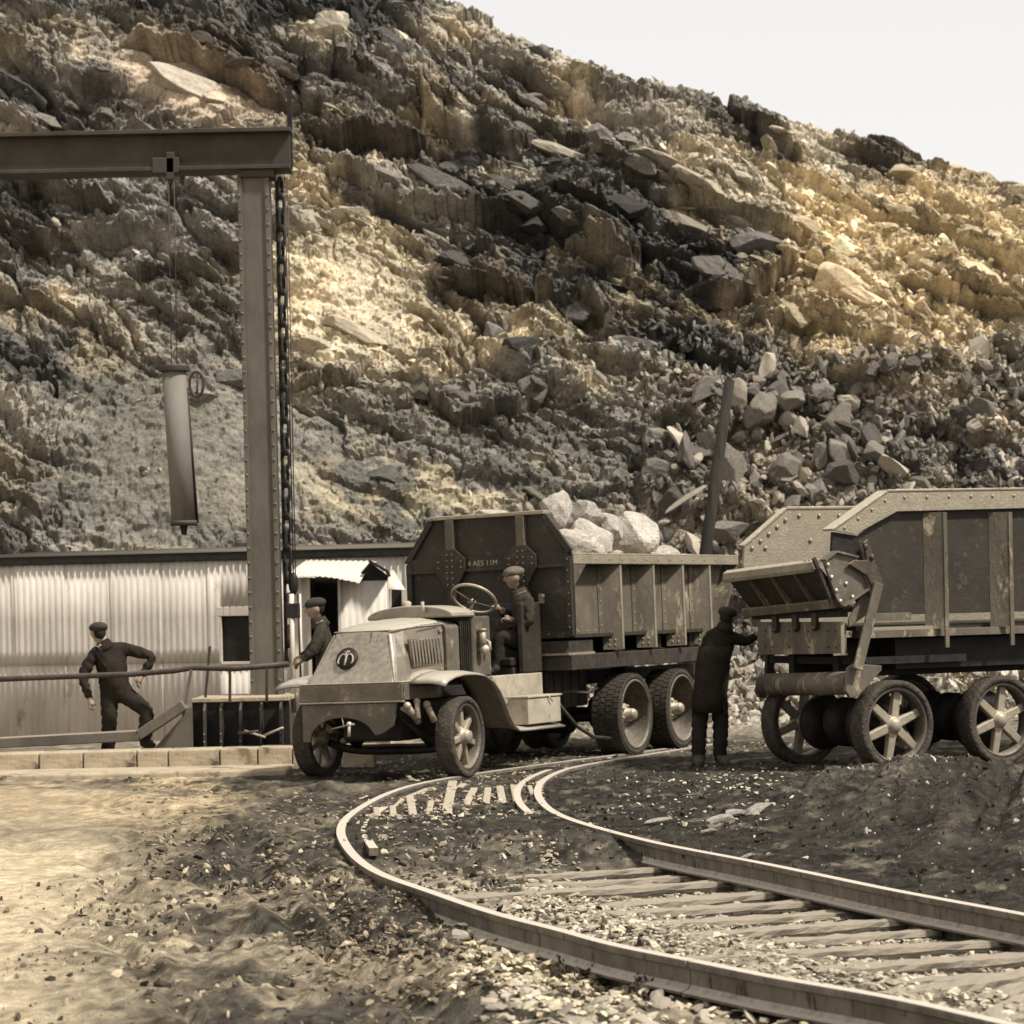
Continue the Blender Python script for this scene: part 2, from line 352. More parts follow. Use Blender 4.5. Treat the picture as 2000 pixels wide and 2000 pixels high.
    for _ in range(3):
        pad = np.pad(RM, ((0, 0), (20, 20)), mode='edge'); cs = np.cumsum(np.hstack([np.zeros((cut + 1, 1)), pad]), 1); RM = (cs[:, 41:] - cs[:, :-41]) / 41
    I0 = np.clip(np.floor(RM).astype(int), 0, nr - 2); FR = RM - I0; JJ = np.arange(a.shape[1])[None, :]
    def resamp(Q):
        out = Q.copy(); out[:cut + 1] = Q[I0, JJ] * (1 - FR) + Q[I0 + 1, JJ] * FR; return out
    Xf, Yf, Zf, u, v, bb, rough = [resamp(q_) for q_ in (Xf, Yf, Zf, u, v, bb, rough)]
    colr = np.stack([resamp(colr[..., q_]) for q_ in range(3)], -1)
    E2 = np.zeros_like(Xf)
    for sc, amp, seed in ((.62, .10, 401), (.27, .07, 402), (.12, .03, 403)):
        f1, f2, dx, dy, r1, r2, r3 = voro((Xf + .35 * Yf + .3 * Zf) / (sc * 1.3), (Zf - .35 * Xf * .5 + .75 * Yf) / sc, seed)
        E2 += amp * (r1 - .5) + amp * 1.4 * ((r2 - .5) * dx + (r3 - .5) * dy) - amp * .8 * (1 - sstep(0, .12, f2 - f1))
    E2 += .05 * fbm(Xf * 5, (Zf + .75 * Yf) * 6, 404, 4)
    Yf = Yf - .8 * E2 * rough * sstep(0, .05, bb); Zf = Zf + .65 * E2 * rough
    V = np.stack([Xf, Yf, Zf], -1)
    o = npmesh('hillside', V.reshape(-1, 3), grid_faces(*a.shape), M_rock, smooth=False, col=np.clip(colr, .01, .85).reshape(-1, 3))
    tag(o, kind='structure')
    return V, u, v
HV, HU, HVv = build_hill()

# ------------------------------------------------------------------ track lines (top of rail, world metres)
RZ = .045
OUT_PX = [(2100, 2030), (2000, 2006), (1749, 1948), (1511, 1908), (1354, 1875), (1197, 1845), (1098, 1816), (1000, 1793), (909, 1765), (830, 1737), (751, 1710), (704, 1682), (676, 1651), (665, 1622), (677, 1597), (712, 1572), (751, 1552), (799, 1535), (870, 1520), (960, 1506), (1100, 1487), (1300, 1462)]
IN_PX = [(2150, 1815), (2000, 1785), (1749, 1739), (1629, 1714), (1472, 1682), (1354, 1660), (1275, 1644), (1177, 1619), (1118, 1601), (1079, 1584), (1056, 1563), (1050, 1542), (1062, 1523), (1090, 1508), (1130, 1496), (1260, 1474), (1400, 1452)]
def smooth_path(px, z, step=.12):
    P = [gp(u, v, z).xy for u, v in px]
    out = []
    for i in range(len(P) - 1):
        p0 = P[max(i - 1, 0)]; p1 = P[i]; p2 = P[i + 1]; p3 = P[min(i + 2, len(P) - 1)]
        n = max(2, int((p2 - p1).length / .05))
        for k in range(n):
            t = k / n
            out.append(.5 * ((2 * p1) + (p2 - p0) * t + (2 * p0 - 5 * p1 + 4 * p2 - p3) * t * t + (3 * p1 - p0 - 3 * p2 + p3) * t ** 3))
    out.append(P[-1])
    for _ in range(55):
        out = [out[0]] + [(out[i - 1] + out[i] * 2 + out[i + 1]) / 4 for i in range(1, len(out) - 1)] + [out[-1]]
    res = [out[0]]; acc = 0
    for i in range(1, len(out)):
        acc += (out[i] - out[i - 1]).length
        if acc >= step: res.append(out[i]); acc = 0
    return res
OUT = smooth_path(OUT_PX, RZ); INN = smooth_path(IN_PX, RZ)
def dist_path(x, y, path):
    d = np.full(x.shape, 1e9); side = np.zeros(x.shape)
    P = np.array([tuple(p) for p in path])
    for k in range(0, len(P) - 1, 3):
        a = P[k]; b = P[min(k + 3, len(P) - 1)]; ab = b - a; L = (ab ** 2).sum() + 1e-9
        t = np.clip(((x - a[0]) * ab[0] + (y - a[1]) * ab[1]) / L, 0, 1)
        dx = x - a[0] - t * ab[0]; dy = y - a[1] - t * ab[1]; dd = np.sqrt(dx * dx + dy * dy)
        m = dd < d; d = np.where(m, dd, d); side = np.where(m, np.sign(ab[0] * dy - ab[1] * dx), side)
    return d, side      # side > 0: left of the travel direction (towards +X, into the loop)
RUTS = []
for px_, wd, dp in (([(200, 1650), (450, 1606), (640, 1562), (800, 1512)], .12, .03), ([(200, 1735), (480, 1650), (655, 1606)], .13, .035), ([(470, 1640), (520, 1720), (590, 1800), (720, 1890), (900, 2010)], .10, .045), ([(590, 1670), (640, 1760), (780, 1850), (1000, 1960)], .10, .05),
                    ([(200, 1580), (500, 1560), (760, 1520)], .12, .03), ([(1100, 1545), (1400, 1515), (1800, 1500)], .13, .03), ([(1090, 1575), (1380, 1545), (1900, 1530)], .12, .03), ([(300, 2010), (420, 1850), (470, 1700)], .14, .02)):
    RUTS.append(([tuple(gp(u_, v_).xy) for u_, v_ in px_], wd, dp))
def ground_h(x, y, fine=True):
    shp = x.shape
    far = sstep(19.6, 21.4, y)
    do, so_ = dist_path(x, y, OUT); di, si_ = dist_path(x, y, INN)
    # outer rail runs from the near right to the far right; its right-hand side (so_ < 0) is between the rails
    between = ((so_ < 0) & (si_ > 0)).astype(float)
    inner = (si_ < 0).astype(float)
    outer = (so_ >= 0).astype(float)
    z = -.02 + .03 * far
    trench = (1 - far)
    z = z - trench * between * (.115 + .065 * sstep(.35, .75, do / (do + di + 1e-6))) - (1 - sstep(15.8, 17.8, y)) * outer * (.10 * np.exp(-((do - .25) / .8) ** 2) + .03)
    # dirt piled between the rails where they start to curve
    z = z + between * .07 * np.exp(-((y - 22.0) / 1.3) ** 2)
    # bank of dirt on the inside of the curve, rising towards the right
    bank = sstep(.12, 3.6, di) * inner * sstep(.3, 3.9, x + (y - 17) * .06) * (1 - sstep(23.0, 28.0, y))
    u, v = proj(x, y, x * 0 + .1)
    z = z + bank * .46
    ridge = fbm((x * .968 - y * .252) * 1.9, (x * .252 + y * .968) * .2, 205, 5)
    gro = fbm((x * .968 - y * .252) * 4.2, (x * .252 + y * .968) * .32, 217, 4)
    z = z + bank * (.20 * gro + ridge * .40 - .07 * np.exp(-(fbm((x * .968 - y * .252) * 1.0, (x * .252 + y * .968) * .05, 215, 3) / .09) ** 2) + .06 * fbm(x * 3, y * 2.2, 208, 5))
    z = z - .05 * sstep(23.0, 30, y) * 0
    # wheel ruts
    wob = .10 * fbm(x * 1.2, y * .6, 231, 3)
    for pl, wd, dp in RUTS:
        rd = np.full(x.shape, 9.0)
        for (a0, b0), (a1, b1) in zip(pl[:-1], pl[1:]):
            L2 = (a1 - a0) ** 2 + (b1 - b0) ** 2; t = np.clip(((x - a0) * (a1 - a0) + (y - b0) * (b1 - b0)) / L2, 0, 1)
            rd = np.minimum(rd, np.hypot(x - a0 - t * (a1 - a0), y - b0 - t * (b1 - b0)))
        rd = np.abs(rd + wob); z = z - dp * np.exp(-(rd / wd) ** 2) + dp * .8 * np.exp(-((rd - wd * 1.9) / (wd * .7)) ** 2)
    # churned clods
    road = sstep(-1.2, -3.2, x + (y - 14) * .12) * (1 - sstep(27, 30, y))
    churn = np.clip(outer * (1 - road) * (1 - sstep(20, 24, y)) * 1.25 + .25, 0, 1)
    z = z + churn * (.05 * fbm(x * 1.5, y * 1.1, 201, 5) + .09 * fbm(x * 6, y * 3.5, 202, 5)) - .05 * (1 - sstep(0, .25, np.abs(fbm((x + y * .35) * 1.1, (y - x) * .16, 221, 3)) * 4)) * outer * (1 - sstep(26, 30, y))
    z = z + .035 * fbm(x * .9, y * .8, 203, 5) + .05 * fbm(x * .35, y * 1.1, 207, 3) * sstep(19, 23, y)
    rl = np.minimum(do, di)
    z = np.where(rl < .22, np.minimum(z, np.where((far > .5) | ((y > 17) & (outer > 0)), RZ - .014, RZ - .03) + .0 * z), z)
    if fine: z = z + .028 * fbm(x * 18, y * 9, 204, 3) * (1 - .75 * road) + .05 * np.clip(fbm(x * 12, y * 9, 206, 3) - .12, 0, 1) * (1 - road)
    z = np.where(y > 45, -.05, z)
    return z, between, inner, outer, road, bank, do, di
M_ground = tone_mat('dirt', 9, 60, .8, rough=.92, lo=.5, hi=1.5)
def build_ground():
    xs = np.arange(-4.6, 5.0, .0165)
    g = np.cumsum(.0165 * 1.07 ** np.arange(1, 180)); g = g[g < 900]
    X = np.concatenate([-4.6 - g[::-1], xs, 5.0 + g])
    ys = [10.8]; st = .02
    while ys[-1] < 46: ys.append(ys[-1] + .02 + (ys[-1] - 10.8) * .0052)
    gy = np.cumsum(.3 * 1.15 ** np.arange(1, 60)); gy = gy[gy < 1500]
    gb = np.cumsum(.03 * 1.2 ** np.arange(1, 60)); gb = gb[gb < 900]
    Y = np.concatenate([10.8 - gb[::-1], ys, ys[-1] + gy])
    x, y = np.meshgrid(X, Y)
    z, bt, inn, out, road, bank, do, di = ground_h(x, y)
    col = np.zeros(x.shape + (3,)); col[:] = (.075, .067, .052)
    def lay(c, w):
        w = np.clip(w, 0, 1)[..., None]; col[:] = col * (1 - w) + np.array(c) * w
    n = fbm(x * 1.1, y * .8, 301, 6); n3 = fbm(x * 5, y * 3, 303, 5)
    lay((.34, .285, .20), out * sstep(-.02, .18, n) * .9); lay((.60, .50, .335), road * 1.25 - .1 + n * .5)
    lay((.10, .086, .062), out * (1 - road) * sstep(.0, .14, n3 + .9 * fbm(x * 17, y * 10, 321, 4)) * .75 * (1 - sstep(24, 30, y)))
    lay((.07, .062, .047), sstep(20, 24, y) * .8 * (1 - sstep(33, 36, y)) * sstep(-.12, .1, n + .08))
    lay((.05, .044, .034), bt * np.exp(-((y - 22.2) / 1.9) ** 2) * 1.2); lay((.30, .265, .20), bt * (1 - sstep(19.2, 20.6, y)))
    lay((.036, .032, .025), inn * sstep(14, 16, y) * (1 - sstep(26, 30, y)) * .95); lay((.05, .044, .034), bank * 1.1 * sstep(-.15, .25, n + .1)); lay((.12, .105, .08), bank * .9 * sstep(.0, .16, fbm((x * .968 - y * .252) * 4.2, (x * .252 + y * .968) * .32, 217, 4) + .5 * fbm(x * 13, y * 9, 305, 4)))  # pale streaks follow the bank's ridges, relief shading put into the colour
    left = sstep(-2.2, -3.4, x) * sstep(22, 24, y)
    lay((.44, .35, .22), left * (1 - sstep(31, 33, y)) * sstep(-.15, .15, n + .06))
    lay((.24, .21, .16), sstep(34, 37, y)); 
    lay((.038, .033, .025), (1 - road) * sstep(.08, .18, fbm(x * 2.4, y * 1.8, 306, 5) + .5 * fbm(x * 17, y * 10, 322, 4)) * .85 * (1 - sstep(30, 34, y)))
    lay((.40, .35, .25), sstep(.14, .2, n3) * (1 - sstep(30, 40, y)) * .25 * (1 - bank))
    fine = fbm(x * 14, y * 9, 311, 4); mid_ = fbm(x * 3.3, y * 2.2, 312, 5)
    col *= np.clip(1 + fine * 1.9 * (1 - .65 * road) + mid_ * .9 * (1 - .5 * road), .3, 2.2)[..., None]
    V = np.stack([x, y, z], -1)
    o = npmesh('ground', V.reshape(-1, 3), grid_faces(*x.shape), M_ground, smooth=False, col=col.reshape(-1, 3))
    tag(o, kind='structure')
    return X, Y, z
GX, GY, GZ = build_ground()
def gh(x, y):
    i = min(max(int(np.searchsorted(GX, x)), 1), len(GX) - 1); j = min(max(int(np.searchsorted(GY, y)), 1), len(GY) - 1)
    return float(GZ[j, i])
# ------------------------------------------------------------------ stones
def chopped(sub, ncut, seed, flat=1.0, rough=.04):
    rnd = random.Random(seed)
    bm = bmesh.new(); bmesh.ops.create_icosphere(bm, subdivisions=sub, radius=1)
    V = np.array([v.co[:] for v in bm.verts]); F = [[v.index for v in f.verts] for f in bm.faces]; bm.free()
    for k in range(ncut):
        n = np.array([rnd.gauss(0, 1) for _ in range(3)]); n /= np.linalg.norm(n); d = rnd.uniform(.35, .72)
        h = V @ n; m = h > d; V[m] -= np.outer(h[m] - d, n)
    V *= np.array([1, rnd.uniform(.65, .95), flat * rnd.uniform(.5, .85)])
    if rough: V += rough * np.array([[rnd.uniform(-1, 1) for _ in range(3)] for _ in V])
    V /= np.abs(V).max()
    return V, np.array(F)
BIGV = [chopped(3, 11, 100 + k, 1, .012) for k in range(8)]
MEDV = [chopped(2, 9, 200 + k, .9, .03) for k in range(10)]
SMLV = [chopped(1, 6, 300 + k, .8, .08) for k in range(12)]
def stone_mesh(name, vf, m):
    me = bpy.data.meshes.new(name); me.from_pydata(vf[0].tolist(), [], vf[1].tolist()); me.materials.append(m); return me
M_stone = tone_mat('grey_stone', 6, 30, .6, rough=.9, lo=.5, hi=1.5, rnd=.45, tint=(.155, .147, .128))
M_bal = tone_mat('ballast_stone', 8, 40, .4, rough=.9, lo=.65, hi=1.35, rnd=.4, tint=(.34, .31, .25))
def round_rock(seed):
    rnd = random.Random(seed); V, F = chopped(4, 1, seed, 1.2, 0); V = V / np.linalg.norm(V, axis=1)[:, None]
    for k in range(15):
        n = np.array([rnd.gauss(0, 1) for _ in range(3)]); n /= np.linalg.norm(n); d = rnd.uniform(.46, .78); h = V @ n; m = h > d; V[m] -= np.outer((h[m] - d) * .97, n)
    r_ = 1 + .12 * fbm(V[:, 0] * 2 + V[:, 2], V[:, 1] * 2 - V[:, 2] * 1.3, seed % 50, 5) + .08 * fbm(V[:, 0] * 6 + V[:, 2] * 4, V[:, 1] * 6 - V[:, 2] * 5, seed % 50 + 3, 3)
    V = V * r_[:, None]; return V / np.abs(V).max(), F
M_stone2 = tone_mat('tan_stone', 6, 30, .6, rough=.9, lo=.5, hi=1.4, rnd=.2, tint=(.19, .177, .148))
M_white = tone_mat('white_limestone', 3.5, 16, 1.0, rough=.85, lo=.45, hi=1.25, rnd=.08, tint=(.68, .645, .56))
M_stuff = tone_mat('rubble_stone', 6, 30, .5, rough=.9, lo=.6, hi=1.4)
def rot_m(rnd):
    e = Euler((rnd.uniform(0, 6.28), rnd.uniform(0, 6.28), rnd.uniform(0, 6.28))); return np.array(e.to_matrix())
def scatter_mesh(name, pts, sizes, cols, variants, seed, label, parent=None, m=None, flat=False):
    rnd = random.Random(seed); VV = []; FF = []; CC = []; b = 0
    for p, sz, c in zip(pts, sizes, cols):
        V, F = variants[rnd.randrange(len(variants))]
        if flat: M = np.array(Euler((rnd.gauss(0, .25), rnd.gauss(0, .25), rnd.uniform(0, 6.28))).to_matrix())
        else: M = rot_m(rnd)
        sc = np.array([sz * rnd.uniform(.7, 1.35), sz * rnd.uniform(.6, 1.1), sz * rnd.uniform(.5, .9)])
        VV.append((V * sc) @ M.T + np.array(p)); FF.append(F + b); b += len(V)
        CC.append(np.repeat(np.array(c)[None], len(V), 0))
    o = npmesh(name, np.concatenate(VV), np.concatenate(FF), m or M_stuff, False, parent, np.concatenate(CC))
    return tag(o, label, kind='stuff')

# rubble on the quarry face: countless small blocks
def hill_scatter():
    rnd = random.Random(5); ni, nj = HU.shape
    pts = []; sz = []; cc = []
    hill = bpy.data.objects['hillside']; cb = np.zeros(ni * nj * 4, dtype=np.float32); hill.data.color_attributes['tone'].data.foreach_get('color', cb); cb = cb.reshape(ni, nj, 4)
    n = 0
    while n < 15000:
        i = rnd.randrange(2, 600); j = rnd.randrange(62, nj - 62); u, v = HU[i, j], HVv[i, j]
        w = .14
        if u > 1230 and 640 < v: w = 1.0
        if u > 1350 and v > 700: w = 1.5
        if v > 1150: w = .9
        if u < 560: w *= .25
        if 560 < u < 1000 and v > 700: w *= .4
        if rnd.random() > w / 1.5: continue
        n += 1
        s = .035 + .06 * rnd.random() ** 2 + (.10 * rnd.random() ** 5 if w >= .9 else .05 * rnd.random() ** 4)
        p = HV[i, j] + np.array([0, -.3 * s, .35 * s])
        pts.append(p); sz.append(s); k = rnd.uniform(.6, 1.55); c = cb[i, j, :3]
        if w >= .9: c = .55 * c + .45 * np.array((.15, .142, .12))
        cc.append(np.clip(c * k + .02, 0, .8))
    scatter_mesh('rubble', pts, sz, cc, SMLV, 3, 'loose grey and tan stone chips strewn over the quarry face')
hill_scatter()
def hill_blocks():
    rnd = random.Random(77); ni, nj = HU.shape
    hill = bpy.data.objects['hillside']; cb = np.zeros(ni * nj * 4, dtype=np.float32); hill.data.color_attributes['tone'].data.foreach_get('color', cb); cb = cb.reshape(ni, nj, 4)
    V_, F_, C_ = [], [], []; b = 0; n = 0
    while n < 480:
        i = rnd.randrange(60, 600); j = rnd.randrange(62, nj - 62); u, v = HU[i, j], HVv[i, j]
        if u < 560 and v > 380 and rnd.random() < .9: continue
        if 560 < u < 1050 and v > 780 and rnd.random() < .8: continue
        if v > 1000 or v < -150: continue
        n += 1; s = .10 + .32 * rnd.random() ** 2.2
        V, F = (MEDV + BIGV)[rnd.randrange(12)] if s > .2 else MEDV[rnd.randrange(10)]
        M = np.array((Euler((rnd.gauss(0, .3), R(25) + rnd.gauss(0, .2), rnd.gauss(0, .5)))).to_matrix())
        P = (V * np.array([s * rnd.uniform(1.0, 1.8), s * .9, s * rnd.uniform(.5, .95)])) @ M.T + HV[i, j] + np.array([0, .15 * s, 0])
        c = cb[i, j, :3] * rnd.uniform(.7, 1.35); V_.append(P); F_.append(F + b); b += len(V); C_.append(np.repeat(np.clip(c, 0, .75)[None], len(V), 0))
    o = npmesh('outcrop_blocks', np.concatenate(V_), np.concatenate(F_), M_rock, False, None, np.concatenate(C_) / np.array([1.0, .965, .945])); tag(o, 'jointed blocks of rock standing out all over the quarry face', kind='stuff')
hill_blocks()
def hill_pt(u, v):
    k = np.argmin((HU - u) ** 2 + (HVv - v) ** 2); i, j = np.unravel_index(k, HU.shape); return HV[i, j]
# larger blocks lying in the heap below the face, one object each
def heap():
    rnd = random.Random(9)
    ms = [stone_mesh('heap_rock', v, M_stone) for v in BIGV + MEDV]
    ml = [stone_mesh('heap_rock_tan', v, M_bal) for v in MEDV]
    feat = [(1335, 905, .20, .26, .38, 'upright grey slab left of the leaning pole'), (1378, 880, .3, .25, .30, 'rounded grey rock touching the leaning pole on its left'),
            (1480, 815, .42, .3, .36, 'big dark block with a pale cap above the heap, right of the leaning pole'), (1550, 800, .36, .3, .24, 'wide grey block right of the pale capped block'),
            (1630, 835, .50, .3, .46, 'large grey boulder standing high in the heap above the tailgate'), (1530, 935, .42, .3, .48, 'tall yellowish block in the middle of the heap'),
            (1645, 950, .46, .3, .34, 'sloping slab of banded grey stone above the tailgate end'), (1425, 935, .34, .3, .55, 'upright tan slab just right of the leaning pole'),
            (1600, 770, .5, .4, .22, 'flat grey slab at the top of the heap'), (1700, 900, .3, .3, .22, 'pale squarish rock high at the right of the heap'),
            (1420, 1060, .45, .35, .16, 'broad flat tan slab behind the rim of the dump body'), (1335, 1000, .45, .16, .14, 'long pale log shaped stone pointing up to the leaning pole')]
    for k, (u, v, a, b, c, lab) in enumerate(feat):
        p = hill_pt(u, v); o = link(bpy.data.objects.new('boulder', (ms if 'tan' not in lab and 'yellow' not in lab and 'pale' not in lab else ml)[k % 8 + (0 if 'tan' not in lab and 'yellow' not in lab and 'pale' not in lab else 1)]))
        o.location = Vector(p) + Vector((0, -.35, .05)); o.scale = (a, b, c)
        o.rotation_euler = (rnd.uniform(-.3, .3), (R(-32) if 'log' in lab else rnd.uniform(-.2, .2)), rnd.uniform(-.3, .3)); tag(o, lab, 'boulder'); o.scale = (a, b, c) if 'log' in lab else (a * .85, b * .85, max(.22, c * 1.05))
        if 'log' not in lab: o.data = stone_mesh('heap_boulder', round_rock(900 + k), M_stone if not any(w_ in lab for w_ in ('tan', 'yellow', 'pale')) else M_stone2)
    n = 0
    while n < 250:
        u = rnd.uniform(1250, 1990); v = rnd.uniform(690, 1100)
        if n < 60: u = rnd.uniform(1400, 1600); v = rnd.uniform(1250, 1400)
        if u < 1250 + (1000 - v) * .35: continue
        p = hill_pt(u, v); s = .10 + .22 * rnd.random() ** 2.2
        o = link(bpy.data.objects.new('rock', rnd.choice(ms + ml)))
        o.location = Vector(p) + Vector((0, -.12, .05)); o.scale = (s * rnd.uniform(.8, 1.5), s * rnd.uniform(.7, 1.1), s * rnd.uniform(.6, 1.2))
        o.rotation_euler = (rnd.uniform(0, 6), rnd.uniform(0, 6), rnd.uniform(0, 6)); n += 1
        zone = ('angular rock in the loose rubble heap at the toe of the slope behind the trucks', 'rocks at the toe of the slope') if v > 1240 else ('angular grey rock in the heap left of the leaning pole', 'heap rocks left of the leaning pole') if u < 1400 else ('angular rock low in the rubble heap, between leaning pole and tailgate', 'heap rocks between pole and tailgate') if v > 930 and u < 1560 else ('angular rock high in the rubble heap right of the leaning pole', 'heap rocks right of the leaning pole') if u < 1660 else ('angular rock in the heap above the side of the empty dump truck', 'heap rocks above the empty truck')
        tag(o, zone[0], 'rock', zone[1])
    # toe of the slope: rubble seen under the second truck
    pts = []; sz = []; cc = []
    for _ in range(3800):
        x = rnd.uniform(-7, 10); y = rnd.gauss(40.6, 1.3)
        if y > 43: y = 43
        h = max(0, (y - 39.6)) * .42 * (1 if x > .5 else .3)
        s = .03 + .13 * rnd.random() ** 3; k = rnd.uniform(.55, 1.7)
        pts.append((x, y, h * rnd.uniform(.6, 1) + s * .2)); sz.append(s); cc.append((.30 * k, .275 * k, .225 * k))
    scatter_mesh('toe_rubble', pts, sz, np.clip(cc, 0, .75), SMLV + MEDV[:3], 11, 'pale broken stone heaped along the foot of the slope')
heap()
def outcrops():
    hill = bpy.data.objects['hillside']; rnd = random.Random(61); mats_ = {}
    def om(t):
        if t not in mats_: mats_[t] = tone_mat('outcrop_rock', 3, 16, .8, lo=.5, hi=1.4, rnd=.12, tint=t)
        return mats_[t]
    D_, G_, P_, T_ = (.05, .048, .044), (.11, .107, .098), (.50, .46, .37), (.26, .24, .19)
    # photo position, half length, half depth, half height, tilt, rock
    for k, (u, v, a, b, c, t, m) in enumerate([(1000, 345, .62, .4, .22, 24, G_), (985, 300, .5, .4, .25, 22, G_), (1085, 385, .42, .4, .34, -10, D_), (1030, 430, .5, .4, .20, 26, G_), (1115, 470, .42, .35, .16, 26, (.2, .19, .17)), (900, 285, .7, .5, .22, 22, D_),
            (870, 370, .8, .5, .25, 28, G_), (968, 660, .32, .3, .34, -20, (.2, .195, .18)), (1010, 700, .5, .4, .26, 10, D_), (602, 445, .34, .3, .20, 8, P_), (648, 84, .40, .35, .28, 5, P_), (795, 84, .30, .25, .12, 24, P_), (905, 235, .18, .2, .12, 20, P_),
            (760, 285, .8, .4, .18, 12, D_), (1160, 215, .55, .4, .20, 12, P_), (1220, 190, .35, .3, .2, -15, T_), (1480, 270, 1.0, .4, .18, 32, D_), (1470, 480, .6, .4, .34, 20, (.17, .16, .145)), (1410, 560, .6, .4, .24, 25, (.2, .19, .165)), (1330, 430, .7, .4, .2, 28, T_),
            (1120, 600, .55, .4, .2, 20, G_), (1210, 420, .6, .4, .26, 22, D_), (1250, 700, .5, .35, .2, 5, (.19, .18, .155)), (900, 780, .36, .35, .34, 5, (.17, .162, .14)), (820, 760, .4, .35, .3, 10, (.16, .152, .13)), (1040, 770, .3, .3, .3, 0, (.19, .18, .15)),
            (380, 170, 1.1, .5, .22, 22, (.44, .40, .33)), (430, 110, 1.1, .4, .2, 20, D_), (345, 520, .5, .4, .16, 20, D_), (460, 740, .4, .3, .22, 10, (.2, .195, .17)), (1640, 560, .55, .4, .3, 20, (.58, .49, .33)), (1700, 600, .7, .4, .22, 18, (.62, .52, .35)), (1570, 440, .5, .4, .25, 28, (.52, .44, .3)), (1900, 560, .7, .4, .3, 20, (.58, .49, .33)), (1110, 300, .7, .4, .15, 24, (.36, .33, .26)), (1290, 350, .8, .4, .14, 26, (.34, .31, .25)), (700, 650, .8, .4, .14, 25, (.5, .45, .34)), (620, 690, .5, .4, .2, 10, (.5, .45, .34))]):
        V, F = round_rock(1300 + k); o = link(bpy.data.objects.new('outcrop', stone_mesh('outcrop', (V, F), om(m))), hill)
        o.location = Vector(hill_pt(u, v)) + Vector((0, b * .35, 0)); o.scale = (a * 1.15, b * 1.1, c * 1.25); o.rotation_euler = (rnd.uniform(-.3, .1), R(t), rnd.uniform(-.25, .25))
outcrops()

# ------------------------------------------------------------------ railway track
M_rail = mat('rail_steel', (.20, .183, .15), (.11, .098, .078), 5, .55, .15, .5, 40, spots=(.045, .038, .03), spot_amt=.36, stretch=(1, 1, .35), dust_toplight=(.52, .48, .40), dust_toplight_amt=.95)
M_wood = mat('sleeper_wood', (.10, .088, .068), (.05, .044, .034), 4, .9, 0, .9, 12, stretch=(1.5, 9, 4), dust_toplight=(.33, .295, .23), dust_toplight_amt=.8)  # dusty tops, with top light put into the wood colour
M_woodl = mat('pale_sleeper_wood', (.46, .41, .32), (.26, .23, .175), 4, .85, 0, .6, 12, stretch=(1, 9, 4))
M_dark = mat('dark_metal', (.035, .031, .026), (.07, .06, .05), 6, .6, .3, .3, 30, dust_toplight=(.22, .19, .14), dust_toplight_amt=.25)
M_black = mat('black_metal', (.014, .013, .012), (.03, .027, .023), 6, .6, .2, .3, 30)
track = empty('railway_track', (1.0, 14, 0), label='curved wide railway track with heavy rails looping away to the left under the truck', cat='railway track')
def off(p): return (p[0] - 1.0, p[1] - 14, p[2])
PROF = [(-.036, 0), (.036, 0), (.039, -.012), (.037, -.036), (.013, -.048), (.010, -.125), (.030, -.148), (.072, -.158), (.072, -.172), (-.072, -.172), (-.072, -.158), (-.030, -.148), (-.010, -.125), (-.013, -.048), (-.037, -.036), (-.039, -.012)]
def rail(path, name, z, prof=PROF, cut=None, m=None, close=True):
    vs = []; fs = []; n = len(prof); P = [Vector((p.x, p.y, 0)) for p in path]
    for i, p in enumerate(P):
        t = (P[min(i + 1, len(P) - 1)] - P[max(i - 1, 0)]).normalized(); s = Vector((t.y, -t.x, 0))
        for (a, b) in prof: vs.append(off(p + s * a + Vector((0, 0, z + b))))
    fs = [(i * n + k, i * n + (k + 1) % n, (i + 1) * n + (k + 1) % n, (i + 1) * n + k) for i in range(len(P) - 1) for k in range(n)]
    mb = MB(); mb.add(vs, fs); mb.f.append(list(range(n))[::-1]); mb.sm.append(False); b = (len(P) - 1) * n; mb.f.append([b + k for k in range(n)]); mb.sm.append(False)
    return mb.build(name, m or M_rail, track)
def near_i(path, u, v):
    q = gp(u, v, RZ).xy; return min(range(len(path)), key=lambda i: (path[i] - q).length)
ci = near_i(OUT, 1357, 1876); cj = near_i(OUT, 1120, 1821)
def gap(path, i, g=.006):            # shorten the end of a piece
    return path[:i + 1]
rail(OUT[:ci + 1], 'rail', RZ)
q = OUT[ci:]; q = [q[0].lerp(q[1], .08)] + q[1:]
rail(q, 'rail', RZ)
rail(INN, 'rail', RZ)
# guard strips laid beside both rails in the far half of the curve
def offset_path(path, d, i0, i1):
    out = []
    for i in range(i0, i1):
        t = (path[min(i + 1, len(path) - 1)] - path[i - 1]).normalized(); out.append(path[i] + Vector((t.y, -t.x)) * d)
    return out
STRIP = [(-.035, 0), (.035, 0), (.035, -.06), (-.035, -.06)]
gi = near_i(INN, 1110, 1600); gj = near_i(INN, 1118, 1500)
def away(path, other, d, i0, i1):
    a = offset_path(path, d, i0, i1); b = offset_path(path, -d, i0, i1)
    return a if (a[len(a) // 2] - other).length < (b[len(b) // 2] - other).length else b
mid = gp(800, 1580).xy
rail(away(INN, mid, .20, gi, gj), 'guard_rail', RZ - .008, STRIP)
oi = near_i(OUT, 735, 1705 - 20); oj = near_i(OUT, 960, 1506)
cen = gp(1000, 1570).xy
rail(away(OUT, cen, .20, near_i(OUT, 682, 1655), near_i(OUT, 712, 1572)), 'guard_rail', RZ - .012, STRIP)
